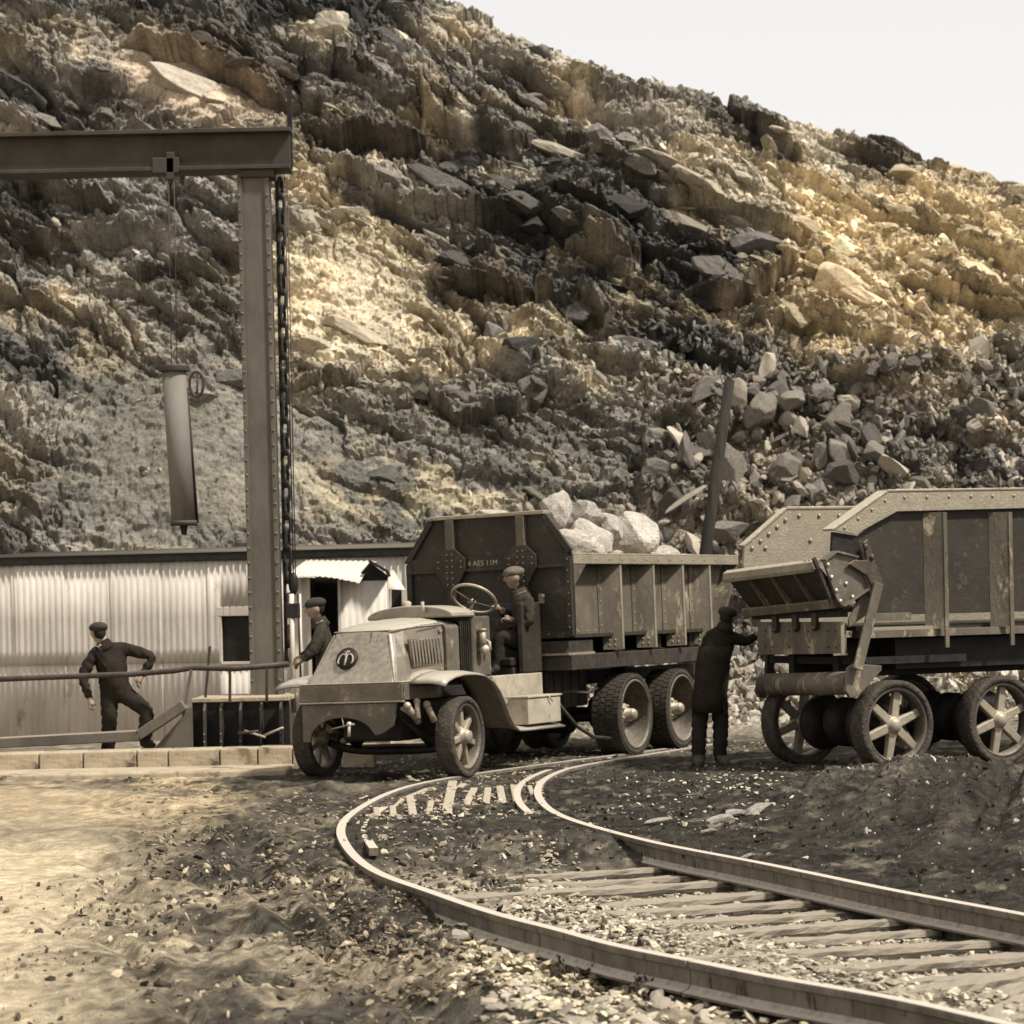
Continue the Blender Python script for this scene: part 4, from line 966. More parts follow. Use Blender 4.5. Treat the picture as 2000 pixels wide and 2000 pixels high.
# kerb wall and the pale footing in front
kerb = empty('stone_kerb', tuple(at(400, 1480, 30.6).xy) + (0,), 0, 'low wall of weathered stone blocks left of the loaded truck', 'kerb')
ko = kerb.location; rnd = random.Random(2)
x = at(-120, 1480, 30.6).x
while x < at(690, 1480, 30.6).x:
    w = rnd.uniform(.35, .62); z1 = at(1000 + x / 30.6 * FPX, 1445 - 0, 30.6).z - .015 + rnd.uniform(-.012, .012)
    z1 = .26 + rnd.uniform(-.012, .012)
    o = MB().box(0, w - .012, 0, .5, -.1, z1).build('block', M_conc, kerb, bevel=.018, seg=3); o.location = (x - ko.x, rnd.uniform(-.012, .012), 0); o.rotation_euler = (0, 0, rnd.uniform(-.01, .01)); x += w
foot = MB()
foot.box(-4.2, 0, -.0, 1.2, -.05, .07)
fo = foot.build('concrete_footing', M_conc, None, bevel=.03, seg=3, loc=(at(560, 1490, 29.6).x, 29.65, 0))
tag(fo, 'long low strip of pale concrete footing along the foot of the stone kerb', 'footing')
# leaning pole between the dump bodies
pa = at(1376, 1110, 38.0); pa.z = 0; pz = at(1425, 742, 38.0); dd = at(1425, 742, 38.0) - at(1376, 1090, 38.0)
bt = at(1376, 1090, 38.0) - dd * ((at(1376, 1090, 38.0).z + .4) / dd.z)
pole = MB().tube([(0, 0, 0), tuple(pz - bt)], [.105, .075], 12)
M_pole = mat('pole_wood', (.032, .028, .022), (.018, .016, .013), 5, .85, 0, .6, 20, stretch=(4, 4, .5))
po_ = pole.build('leaning_pole', M_pole, None, loc=tuple(bt)); tag(po_, 'dark leaning wooden pole rising behind the rear of the loaded dump body', 'pole')
# ------------------------------------------------------------------ trucks
M_hood = mat('dusty_hood_paint', (.30, .278, .225), (.19, .175, .14), 1.6, .36, .4, .06, 30, spots=(.10, .092, .075), spot_amt=.27, spot_scale=4, dust_toplight=(.58, .54, .45), dust_toplight_amt=.75)  # pale upward tone also paints the highlight along the hood top
M_apron = mat('scuffed_grey_paint', (.085, .078, .062), (.17, .152, .118), 3, .45, .2, .2, 30, spots=(.33, .295, .22), spot_amt=.28, spot_scale=6)
M_body = mat('dump_body_paint', (.045, .039, .03), (.028, .0245, .019), 2.2, .6, .1, .25, 25, spots=(.085, .075, .058), spot_amt=.3, spot_scale=7)
M_side = mat('scraped_body_side', (.15, .132, .098), (.07, .062, .046), 2.0, .65, .1, .35, 25, stretch=(1, 1, .5), spots=(.36, .315, .22), spot_amt=.33, spot_scale=6)
M_rim = mat('worn_steel_rim', (.33, .295, .225), (.22, .197, .15), 4, .5, .3, .25, 30, spots=(.14, .12, .09), spot_amt=.3, dust_toplight=(.55, .5, .38), dust_toplight_amt=.7)
M_tyre = mat('solid_rubber', (.032, .028, .023), (.06, .052, .041), 6, .9, 0, .7, 30, spots=(.17, .148, .11), spot_amt=.2, spot_scale=20)
M_tyre2 = mat('worn_solid_rubber', (.035, .031, .025), (.075, .066, .052), 14, .92, 0, 1.0, 26, spots=(.20, .17, .125), spot_amt=.22, spot_scale=26)
M_whl = mat('wheel_iron', (.13, .118, .095), (.07, .063, .05), 5, .55, .3, .3, 30, spots=(.20, .18, .14), spot_amt=.25, dust_toplight=(.38, .345, .28), dust_toplight_amt=.5)
M_bright = mat('bare_bright_steel', (.62, .58, .48), (.45, .41, .33), 8, .35, .5, .1, 30)
M_cream = mat('dusty_pale_panel', (.42, .385, .30), (.25, .228, .178), 3, .7, 0, .2, 30, spots=(.15, .13, .095), spot_amt=.3, spot_scale=8)
M_inner = mat('scoured_plate', (.30, .27, .205), (.23, .205, .155), 9, .6, .2, .4, 40, spots=(.42, .38, .29), spot_amt=.3, spot_scale=30)

def tyre_mb(r, w, th, blocks, rows, smooth_only=False):
    m = MB()
    m.lathe([(r - th, -w / 2), (r - .02, -w / 2), (r - .008, -w / 2 + .015), (r - .008, w / 2 - .015), (r - .02, w / 2), (r - th, w / 2), (r - th, -w / 2)], 64)
    if not smooth_only:
        for j in range(rows):
            y0 = -w / 2 + w * j / rows + .008; y1 = -w / 2 + w * (j + 1) / rows - .008
            for k in range(blocks):
                a0 = 2 * math.pi * (k + (j % 2) * .5) / blocks; a1 = a0 + 2 * math.pi / blocks * .82
                vs = []
                for rr in (r - .012, r + .006):
                    for aa in (a0, a1):
                        for yy in (y0, y1): vs.append((rr * math.cos(aa), yy, rr * math.sin(aa)))
                m.add(vs, [(0, 1, 3, 2), (4, 6, 7, 5), (0, 2, 6, 4), (1, 5, 7, 3), (0, 4, 5, 1), (2, 3, 7, 6)])
    return m
def spoke_wheel(name, parent, loc, r, w, th, n, steer=0, hubout=.09, tyre_w=None, flip=1, sw=.07, spin=.2):
    """cast spoked wheel: rim ring is the part, tyre, spokes and hub are its own children; axis = local Y, outer face +Y*flip"""
    ri = r - th
    o = MB().lathe([(ri, -w * .42), (ri, w * .42), (ri - .03, w * .45), (ri - .045, w * .3), (ri - .04, -w * .3), (ri - .03, -w * .45), (ri, -w * .42)], 48).build(name, M_whl, parent, loc=loc)
    o.rotation_euler = (0, spin, R(steer))
    tyre_mb(r, w, th, 40, 2, True).build('tyre', M_tyre2, o)
    sp = MB()
    a = .07; L = ri - .03
    sp.add([(a, -.035, -sw / 2), (a, .045 * flip + .0, -sw / 2), (L, -.03, -sw * .42), (L, .03, -sw * .42), (a, -.035, sw / 2), (a, .045 * flip, sw / 2), (L, -.03, sw * .42), (L, .03, sw * .42)],
           [(0, 1, 3, 2), (4, 6, 7, 5), (0, 2, 6, 4), (1, 5, 7, 3), (2, 3, 7, 6), (0, 4, 5, 1)])
    s0 = sp.build('spoke', M_rim, o, bevel=.012)
    for k in range(1, n):
        s = s0.copy(); COL.objects.link(s); s.rotation_euler = (0, 2 * math.pi * k / n, 0)
    f = flip
    MB().lathe([(0, -.06), (.11, -.06), (.115, .03 * f), (.085, .05 * f), (.075, hubout * f), (.06, (hubout + .03) * f), (0, (hubout + .035) * f)], 28).build('hub', M_rim, o)
    return o
def disc_wheel(name, parent, loc, r, w, th, flip=1, spin=0):
    ri = r - th
    o = MB().lathe([(ri, -w * .5), (ri, w * .5 * 1), (ri - .028, w * .52), (ri - .03, w * .40), (ri - .02, -w * .30), (ri - .05, -w * .36), (.17, -w * .42), (.12, -.02), (0, -.02)], 56).build(name, M_whl, parent, loc=loc)
    if flip < 0: o.scale = (1, -1, 1)
    o.rotation_euler = (0, spin, 0)
    tyre_mb(r, w, th, 44, max(2, int(w / .085))).build('tyre', M_tyre, o)
    MB().lathe([(0, -.02), (.13, -.02), (.135, .03), (.10, .05), (.075, .06), (.07, .15), (.05, .18), (0, .185)], 28).build('hub', M_rim, o)
    for k in range(6):
        a = 2 * math.pi * (k + .5) / 6
        MB().lathe([(.052, -w * .41), (.052, -w * .33), (.035, -w * .33), (.035, -w * .41)], 14, Matrix.Translation((.235 * math.cos(a), 0, .235 * math.sin(a)))).build('hand_hole', M_black, o)
    for k in range(6):
        a = 2 * math.pi * k / 6
        MB().tube([(.105 * math.cos(a), .02, .105 * math.sin(a)), (.105 * math.cos(a), .075, .105 * math.sin(a))], .014, 6).build('wheel_nut', M_rim, o)
    # deep ribs between the holes
    return o

truck = empty('dump_truck', (-1.31, 28.79, 0), 0, 'old six wheeled dump truck with blunt sloping hood, heaped with white rocks', 'dump truck', rot=(R(1.3), 0, R(-117.6)))
T = truck
# --- hood: front face leans back, flat sides, crowned top
def sect(x, b, zb, t, zs, zc, xt=None, lean=0):
    xt = x if xt is None else xt; c = -.05
    pts = [(x, c - b, zb), (x + (xt - x) * .5, c - (b + t) / 2 - .012, (zb + zs) / 2), (xt, c - t, zs), (xt, c - t * .86, zs + (zc - zs) * .5), (xt, c - t * .5, zs + (zc - zs) * .88), (xt, c, zc)]
    return pts + [(p[0], 2 * c - p[1], p[2]) for p in pts[:-1]][::-1]
ss = [sect(.76, .53, 1.03, .33, 1.585, 1.60, .47), sect(.70, .54, 1.03, .345, 1.60, 1.63, .40), sect(.45, .50, 1.03, .40, 1.61, 1.665, .30), sect(.1, .48, 1.03, .455, 1.625, 1.70, .05), sect(-.40, .50, 1.03, .49, 1.64, 1.735)]
vs = [p for s_ in ss for p in s_]; n = len(ss[0]); fs = [(i * n + k, i * n + k + 1, (i + 1) * n + k + 1, (i + 1) * n + k) for i in range(len(ss) - 1) for k in range(n - 1)]
fs.append(list(range(n))[::-1]); fs.append([(len(ss) - 1) * n + k for k in range(n)])
hd_ = MB().add(vs, fs, None, False); hood_o = hd_.build('hood', M_hood, T, bevel=.02, seg=3)
# lid line: overlapping top edge strip along the left side
MB().tube([(.47, .30, 1.592), (.3, .36, 1.615), (.05, .405, 1.632), (-.4, .445, 1.648)], .012, 6).build('hood_seam', M_cream, T)
MB().prism([(.35, 1.50), (.28, 1.20), (-.34, 1.20), (-.36, 1.50)], 1, .425, .444).build('louvre_panel', M_apron, T, bevel=.006)
for k in range(10):
    x = .30 - k * .068
    MB().bar((x, .447, 1.485 + .002 * k), (x - .025, .462, 1.235), .026, .016, (0, 1, 0)).build('louvre', M_hood, T, bevel=.006)
MB().ball((-.02, .43, 1.04), 1, (.40, .15, .125), 12).build('side_swell', M_hood, T)
# crank-hole seam on the front face
MB().bar((.478, .075, 1.585), (.53, .075, 1.48), .012, .01, (1, 0, 0)).build('front_seam', M_apron, T)
# emblem on the leaning face: dark disc, pale ring and a looped letter M
slope = math.atan2(.29, .555)
EM = Matrix.Translation((.62, -.16, 1.315)) @ Matrix.Rotation(-slope, 4, 'Y')
def e2(y, z, x=.026): return EM @ Vector((x, y, z))
em = MB().lathe([(0, -.012), (.125, -.012), (.125, .022), (0, .022)], 40, EM @ Matrix.Rotation(R(-90), 4, 'Z')).build('emblem', M_black, T)
rg = [e2(.108 * math.cos(a), .108 * math.sin(a)) for a in [2 * math.pi * i / 40 for i in range(41)]]
def stroke(pts, r): MB().tube([e2(*p) for p in pts], r, 6).build('emblem_letter', M_cream, em)
stroke([(.0, -.088), (.0, -.03), (.0, .028), (-.012, .05)], .012)
for s_ in (-1, 1):
    arc = [(s_ * (.045 - .045 * math.cos(a)), -.005 + .048 * math.sin(a) + (0 if a < 1.6 else -.02 * (a - 1.6))) for a in [math.pi * i / 10 for i in range(11)]]
    stroke(arc + [(s_ * .09, -.055), (s_ * .072, -.066)], .010)
stroke([(-.03, .075), (0, .05), (.03, .08)], .008); stroke([(0, .05), (0, .088)], .007)
rivets_later = [(.802, -.60 + .15 * k, 1.02) for k in range(9)] + [(.802, -.60 + .15 * k, .885) for k in range(9)]
b_ = MB()
for q_ in rivets_later: b_.ball(q_, .009, (.6, 1, 1), 4)
tag(b_.build('apron_rivets', M_apron, T), kind='stuff')
MB().box(.455, .475, -.40, .30, 1.585, 1.60, Matrix.Translation((0, 0, .006))).build('hood_front_bead', M_hood, T, bevel=.006)
MB().bar((.735, .475, 1.06), (.49, .285, 1.57), .018, .014, (1, 0, 0)).build('hood_corner_bead', M_hood, T, bevel=.005)
MB().bar((.735, -.575, 1.06), (.49, -.385, 1.57), .018, .014, (1, 0, 0)).build('hood_corner_bead', M_hood, T, bevel=.005)
for z_ in (1.14, 1.56): MB().box(-.36, -.30, .44, .465, z_, z_ + .03).build('hood_catch', M_rim, T, bevel=.004)
MB().tube([(-.30, .47, 1.66), (.1, .46, 1.645), (.1, .47, 1.63)], .006, 6).build('grab_wire', M_rim, T)
# --- radiator cowl, dash and pillar
def arch(x0, x1, hw, z0, zs, zc, m, name, c=-.02, bevel=.012):
    pr = [(c - hw, z0), (c - hw, zs)] + [(c - hw * math.cos(a), zs + (zc - zs) * math.sin(a)) for a in [math.pi * i / 14 for i in range(1, 14)]] + [(c + hw, zs), (c + hw, z0)]
    return MB().prism(pr, 0, x0, x1).build(name, m, T, bevel=bevel)
arch(-.42, -.70, .50, 1.06, 1.60, 1.72, M_apron, 'radiator_front')
arch(-.705, -.98, .47, 1.06, 1.58, 1.70, M_black, 'radiator_core')
arch(-.50, -1.02, .545, 1.715, 1.735, 1.86, M_hood, 'radiator_dome', bevel=.02)
for k in range(5): MB().box(-.76 - k * .045, -.748 - k * .045, .455, .475, 1.1, 1.68).build('core_fin', M_dark, T)
MB().box(-1.40, -.985, -.52, .50, 1.05, 1.72).build('dash', M_apron, T, bevel=.02)
MB().lathe([(.05, 0), (.055, .04), (.035, .06), (0, .065)], 16, Matrix.Translation((-.62, -.12, 1.855)) @ Matrix.Rotation(R(90), 4, 'X')).build('filler_cap', M_cream, T)
MB().tube([(-.45, .18, 1.78), (-.45, .18, 1.90)], .02, 8).build('filler_neck', M_cream, T)
lampo = MB().ball((-1.10, .58, 1.35), .055, (1, 1, 1), 8).build('side_lamp', M_bright, T)
MB().tube([(-1.10, .56, 1.38), (-1.10, .56, 1.55)], [.05, .035], 12).tube([(-1.10, .50, 1.35), (-1.10, .58, 1.35)], .03, 8).tube([(-1.10, .56, 1.55), (-1.10, .56, 1.58)], .045, 12).build('lamp_body', M_rim, lampo)
MB().tube([(-1.22, .58, 1.33), (-1.25, .56, 1.42), (-1.25, .5, 1.45)], .022, 8).build('horn_bulb', M_rim, T)
# --- cab
MB().box(-2.33, -1.86, .60, .665, 1.06, 1.86).build('cab_side_panel', M_body, T, bevel=.012)
MB().box(-2.33, -2.28, -.62, .60, .80, 1.86).build('cab_back', M_body, T, bevel=.01)
MB().box(-2.31, -1.10, .60, .668, .72, 1.05).build('seat_box', M_cream, T, bevel=.012)
MB().box(-2.31, -1.10, -.66, -.60, .72, 1.05).build('seat_box', M_cream, T, bevel=.012)
MB().box(-2.28, -1.05, -.60, .60, .78, .84).build('cab_floor', M_dark, T)
MB().box(-2.26, -1.78, -.55, .56, 1.13, 1.24).build('seat', M_black, T, bevel=.03, seg=3)
MB().box(-2.24, -1.80, -.54, .55, .85, 1.125).build('seat_base', M_dark, T)
MB().bar((-2.345, .68, 1.84), (-2.345, .68, 1.95), .06, .04).ball((-2.34, .70, 1.92), .03, n=5).build('post_bracket', M_rim, T)
for (a, b, r_) in (((-1.5, .30, .85), (-1.42, .28, 1.45), .012), ((-1.62, .15, .85), (-1.5, .14, 1.38), .012)): MB().tube([a, b], r_, 6).ball(b, .028, n=5).build('hand_lever', M_dark, T)
for k in range(2): MB().tube([(-1.5 + .12 * k, .45, .9), (-1.42 + .1 * k, .45, 1.05)], .012, 6).box(-1.44 + .1 * k, -1.40 + .1 * k, .41, .49, 1.03, 1.06).build('pedal', M_dark, T)
# steering wheel
sc_ = Vector((-1.32, .35, 1.915)); nrm = Vector((-.62, 0, .78)).normalized(); ux = Vector((0, 1, 0)); uy = nrm.cross(ux)
ringp = [tuple(sc_ + (ux * math.cos(a) + uy * math.sin(a)) * .255) for a in [2 * math.pi * i / 36 for i in range(37)]]
sw_ = MB().tube(ringp, .0175, 10, caps=False).build('steering_wheel', M_rim, T)
for a in (R(45), R(135), R(225), R(315)): MB().tube([tuple(sc_ - nrm * .05), tuple(sc_ + (ux * math.cos(a) + uy * math.sin(a)) * .25)], [.014, .009], 6).build('spoke', M_dark, sw_)
MB().ball(tuple(sc_ - nrm * .04), .035, n=6).tube([tuple(sc_ - nrm * .03), tuple(sc_ + ux * -.1 + uy * .08 + nrm * .02)], .007, 6).ball(tuple(sc_ + ux * -.1 + uy * .08 + nrm * .02), .018, n=5).build('hub', M_rim, sw_)
MB().tube([tuple(sc_ - nrm * .04), tuple(sc_ - nrm * .95)], .022, 10).build('steering_column', M_dark, T)
# --- front apron
MB().box(.765, .80, -.66, .60, .865, 1.045).build('apron_band', M_apron, T, bevel=.01)
MB().box(-.05, .762, .57, .605, .865, 1.04).build('apron_side', M_apron, T, bevel=.006)
MB().box(-.05, .762, -.665, -.63, .865, 1.04).build('apron_side', M_apron, T, bevel=.006)
MB().box(-.05, .80, -.66, .60, 1.046, 1.06).build('hood_ledge', M_rim, T, bevel=.004)
MB().box(.75, .825, -.665, .605, .845, .862).build('apron_lip', M_rim, T, bevel=.004)
ar = [(-.65, .84), (-.65, .44), (-.56, .44)]
for i in range(1, 12):
    a = math.pi * i / 12; ar.append((-.16 - .40 * math.cos(a), .46 + .235 * math.sin(a)))
ar += [(.25, .50), (.34, .52), (.47, .60), (.52, .84)]
MB().prism(ar, 0, .75, .785).build('apron_plate', M_apron, T, bevel=.006)
MB().tube([(.80, .0, .62), (.90, .0, .63), (.91, .0, .50)], .018, 8).ball((.90, .0, .63), .03, n=5).build('starting_crank', M_bright, T)
MB().tube([(.79, -.3, .575), (.80, 0, .63)], .010, 6).build('crank_rod', M_rim, T)
for (a, b, r_) in (((.74, .62, .80), (.55, .64, .62), .035), ((.60, .66, .84), (.66, .70, .66), .03), ((.50, .72, .80), (.42, .76, .62), .035), ((.66, .60, .72), (.74, .55, .78), .02)): MB().tube([a, b], r_, 8).ball(a, r_ * 1.3, n=5).build('spring_shackle', M_rim, T)
MB().tube([(.3, .66, .66), (-.1, .70, .62), (-.5, .70, .62)], .02, 8).build('drag_link', M_rim, T)
# --- fenders and running board
def fender(sgn, pts, y0, y1, name):
    vs = []; fs = []; n = 6
    for (x, z, nx, nz) in pts:
        for k in range(n):
            t = k / (n - 1); y = y0 + (y1 - y0) * t; dpt = -.045 * max(0, (t - .45) / .55) ** 2
            vs.append((x + nx * dpt, sgn * y, z + nz * dpt))
    m = len(pts); fs = [(i * n + k, i * n + k + 1, (i + 1) * n + k + 1, (i + 1) * n + k) for i in range(m - 1) for k in range(n - 1)]
    o = MB().add(vs, fs, None, True).build(name, M_hood, T); s_ = o.modifiers.new('thick', 'SOLIDIFY'); s_.thickness = .016; s_.offset = 0
    return o
prof = [(.66, 1.03, .5, .86), (.58, 1.08, .4, .9), (.42, 1.12, .15, 1), (.2, 1.14, 0, 1), (-.05, 1.135, -.1, 1), (-.28, 1.11, -.3, .95), (-.48, 1.03, -.6, .8), (-.62, .92, -.8, .6), (-.73, .78, -.9, .4), (-.82, .64, -.9, .4), (-.92, .53, -.6, .8), (-1.02, .485, 0, 1), (-1.25, .48, 0, 1), (-2.12, .48, 0, 1)]
fender(1, prof, .62, 1.03, 'fender'); fender(-1, prof[:11], .66, 1.10, 'fender')
MB().prism([(x, z - .01) for x, z, _, _ in prof[:11]] + [(-.9, .75), (-.5, .98), (.5, 1.0)], 1, .60, .625).build('fender_valance', M_black, T)
bx = MB().box(-2.08, -1.28, .74, 1.0, .495, .785).build('tool_box', M_cream, T, bevel=.008)
MB().box(-2.10, -1.26, .725, 1.015, .788, .81).build('lid', M_cream, bx, bevel=.005)
MB().tube([(-1.75, 1.018, .80), (-1.82, 1.03, .73)], .008, 6).build('hasp', M_bright, bx)
# --- chassis
for s_ in (-1, 1): MB().box(-7.1, .70, s_ * .44 - .04, s_ * .44 + .04, .86, 1.02).build('frame_rail', M_black, T, bevel=.006)
for s_ in (-1, 1): MB().box(-7.0, -2.42, s_ * .50 - .05, s_ * .50 + .05, 1.10, 1.24).build('subframe_rail', M_dark, T, bevel=.006)
MB().box(-7.0, -2.42, .56, 1.0, 1.06, 1.235).build('body_sill', M_dark, T, bevel=.006)
for x in (-2.9, -3.9, -5.0, -6.1): MB().box(x - .12, x + .12, -.9, .9, 1.245, 1.42).build('cross_member', M_black, T, bevel=.005)
MB().box(-3.05, -2.36, -.95, .97, 1.25, 1.40).build('hinge_beam', M_dark, T, bevel=.01)
MB().box(-3.05, -2.36, .60, .99, 1.235, 1.262).build('beam_flange', M_rim, T)
MB().box(-.6, .45, -.36, .36, .42, .86).build('engine_pan', M_black, T, bevel=.04, seg=3)
MB().box(-3.2, -1.15, -.42, .55, .52, .86).build('transmission_case', M_black, T, bevel=.03, seg=3)
for k in range(5): MB().box(-3.55 + k * .22, -3.37 + k * .22, .58, .62, .62, 1.04).build('guard_board', M_dark, T, bevel=.004)
ax = []
for i in range(13):
    y = -.82 + 1.64 * i / 12; ax.append((-.02, y, .30 + .10 * (abs(y) / .82) ** 4 + (.0)))
MB().tube(ax, .045, 8).build('front_axle', M_black, T)
for s_ in (-1, 1):
    for q in range(4):
        MB().tube([(.62 - q * .08, s_ * .46, .66 - q * .03), (0, s_ * .46, .40 - q * .028 + .02), (-.62 + q * .08, s_ * .46, .62 - q * .03)], .022, 4).build('leaf_spring', M_black, T)
MB().tube([(-.25, -.75, .34), (-.25, .75, .34)], .022, 8).build('tie_rod', M_rim, T)
MB().ball((.1, -.55, .42), .05, (1, 1, .7), 6).build('spring_bolt', M_rim, T)
for x in (-3.98, -5.36):
    MB().tube([(x, -.9, .47), (x, .9, .47)], .07, 10).tube([(x, -.18, .47), (x, .18, .47)], [.2, .2], 14).build('rear_axle', M_black, T)
for s_ in (-1, 1):
    MB().bar((-3.9, s_ * .55, .62), (-5.45, s_ * .55, .62), .08, .16).bar((-4.67, s_ * .55, .6), (-4.67, s_ * .52, 1.1), .2, .1, (1, 0, 0)).build('walking_beam', M_black, T, bevel=.01)
MB().tube([(-2.55, .70, .78), (-2.9, .76, .80), (-3.2, .8, .77), (-3.45, .8, .82)], .02, 8).build('hose', M_dark, T)
MB().tube([(-2.5, .70, .76), (-2.62, .78, .58), (-2.8, .84, .40), (-3.1, .9, .26), (-3.5, .92, .22)], .022, 8).build('hose', M_dark, T)
# wheels
spoke_wheel('wheel', T, (0, .83, .435), .44, .20, .075, 7, 4)
spoke_wheel('wheel', T, (.02, -.93, .455), .44, .20, .075, 7, 4, flip=1, spin=.5)
for x, zz in ((-3.98, .48), (-5.36, .49)):
    disc_wheel('wheel', T, (x, .87, zz), .49, .36, .07, 1, .3 if x > -5 else .9)
    disc_wheel('wheel', T, (x, -.87, zz + .03), .49, .36, .07, -1, 0)

def rivets(parent, pts, r=.016, m=None, ax=1, name='rivet'):
    b0 = MB().ball((0, 0, 0), r, (1, .6, 1) if ax == 1 else (.6, 1, 1), 4).build(name, m or M_rim, parent); me = b0.data; b0.location = pts[0]
    for p in pts[1:]:
        o = link(bpy.data.objects.new(name, me), parent); o.location = p
# --- dump body
bd = MB().box(-7.0, -2.36, -1.0, 1.0, 1.43, 1.47)
body = bd.build('dump_body', M_body, T)
front = [(-1.08, 1.43), (1.08, 1.43), (1.08, 2.41), (.75, 2.875), (-.72, 2.875), (-1.08, 2.36)]
MB().prism(front, 0, -2.40, -2.36).build('front_wall', M_body, body, bevel=.004)
X = -2.36
MB().bar((X - .02, -.74, 2.885), (X - .02, .77, 2.885), .17, .045).build('top_flange', M_rim, body, bevel=.008)
MB().bar((X + .02, -.73, 2.85), (X + .02, -1.075, 2.37), .07, .05, (1, 0, 0)).build('slope_angle', M_body, body, bevel=.006)
MB().bar((X + .02, .76, 2.85), (X + .02, 1.075, 2.42), .07, .05, (1, 0, 0)).build('slope_angle', M_body, body, bevel=.006)
MB().box(X, X + .03, -1.07, 1.05, 2.26, 2.42).build('cross_band', M_body, body, bevel=.006)
MB().box(X + .031, X + .055, -1.05, 1.03, 2.245, 2.275).build('band_lip', M_body, body, bevel=.004)
for y in (-1.045, 1.045):
    MB().box(X, X + .05, y - .035, y + .035, 1.45, 2.36).build('corner_angle', M_body, body, bevel=.006)
for y in (-.47, .46):
    MB().box(X, X + .075, y - .055, y + .055, 2.5, 2.855).build('stiffener', M_side, body, bevel=.008)
    MB().box(X, X + .075, y - .055, y + .055, 1.46, 2.08).build('stiffener', M_body, body, bevel=.008)
    hexp = [(y - .07, 2.52), (y + .07, 2.52), (y + .20, 2.40), (y + .20, 2.27), (y + .07, 2.05), (y - .07, 2.05), (y - .20, 2.27), (y - .20, 2.40)]
    MB().prism(hexp, 0, X + .058, X + .082).build('gusset_plate', M_body, body, bevel=.005)
    rivets(body, [(X + .09, y + a, z) for a in (-.035, .035) for z in (2.1, 2.17, 2.24, 2.31, 2.38, 2.45)] + [(X + .09, y + a, z) for a in (-.15, .15) for z in (2.30, 2.37)], .013, M_side, 0)
MB().box(X, X + .03, -1.0, 1.0, 1.44, 1.52).build('bottom_band', M_body, body, bevel=.005)
rivets(body, [(X + .036, -.95 + .19 * k, 1.48) for k in range(11)], .014, M_side, 0)
rivets(body, [(X + .056, 1.045, 1.55 + .13 * k) for k in range(7)], .013, M_side, 0)
# stencilled number on the band
tx = bpy.data.curves.new('stencil_number', 'FONT'); tx.body = '4 AE5 11M'; tx.size = .088; tx.extrude = .002; tx.space_character = 1.0; tx.align_x = 'CENTER'; tx.align_y = 'CENTER'
txo = bpy.data.objects.new('stencil_number', tx); COL.objects.link(txo); dg = bpy.context.evaluated_depsgraph_get(); tme = bpy.data.meshes.new_from_object(txo.evaluated_get(dg)); bpy.data.objects.remove(txo)
tme.materials.clear(); tme.materials.append(M_cream); tobj = link(bpy.data.objects.new('stencil_number', tme), body)
tobj.location = (X + .033, -.06, 2.335); tobj.rotation_euler = (R(90), 0, R(90))
# sides: wall plate set back, deep pressed ribs outside it
for s_ in (1, -1):
    MB().prism([(-2.40, 1.45), (-2.40, 2.36), (-7.20, 2.36), (-6.55, 1.45)], 1, s_ * .86, s_ * .90).build('side_wall', M_side, body, bevel=.004)
    MB().box(-2.405, -2.365, s_ * .90, s_ * 1.08, 1.45, 2.37).build('corner_web', M_body, body)
    MB().box(-7.22, -2.37, s_ * .86, s_ * 1.10, 2.375, 2.40).build('top_rim', M_rim, body, bevel=.006)
    MB().box(-7.22, -2.37, s_ * 1.075, s_ * 1.10, 2.275, 2.375).build('rim_flange', M_rim, body, bevel=.006)
    MB().prism([(-2.37, 2.27), (-2.70, 2.27), (-2.37, 2.02)], 1, s_ * 1.078, s_ * 1.094).build('corner_gusset', M_side, body, bevel=.004)
    for x in (-3.62, -4.56, -5.44, -6.28):
        # web slants out from the wall to a narrow outer edge
        x0 = x + .16; zb = 1.27
        vsx = [(x0, .905, zb), (x, 1.075, zb), (x0, .905, 2.27), (x, 1.075, 2.27), (x0 - .02, .885, zb), (x - .022, 1.06, zb), (x0 - .02, .885, 2.27), (x - .022, 1.06, 2.27)]
        vsx = [(a, s_ * b, c) for a, b, c in vsx]
        rb = MB().add(vsx, [(0, 1, 3, 2), (4, 6, 7, 5), (0, 2, 6, 4), (1, 5, 7, 3), (0, 4, 5, 1), (2, 3, 7, 6)]).build('rib_web', M_side, body)
        MB().box(x - .05, x + .004, min(s_ * 1.065, s_ * 1.085), max(s_ * 1.065, s_ * 1.085), zb, 2.27).build('rib_flange', M_rim, rb, bevel=.004)
        MB().box(x0 - .01, x0 + .10, min(s_ * .902, s_ * .912), max(s_ * .902, s_ * .912), 1.46, 2.27).build('rib_foot', M_side, rb, bevel=.003)
        if s_ > 0:
            rivets(rb, [(x0 + .05, .918, 1.56 + .14 * k) for k in range(5)], .012, M_rim)
            rivets(rb, [(x + .11 - .05 * a, .965 + .055 * a, 1.32 + .06 * b) for a in range(2) for b in range(2)], .013, M_rim)
    if s_ > 0: rivets(body, [(-2.6 - .22 * k, .906, 1.50) for k in range(5)] + [(-2.6 - .35 * k, 1.106, 2.33) for k in range(13)], .012, M_rim)
MB().bar((-7.2, 0, 2.36), (-6.58, 0, 1.46), 1.72, .04).build('tail_floor', M_side, body)
for s_ in (1, -1): MB().bar((-7.24, s_ * .97, 2.3), (-6.62, s_ * .97, 1.46), .22, .04).build('tail_web', M_side, body)
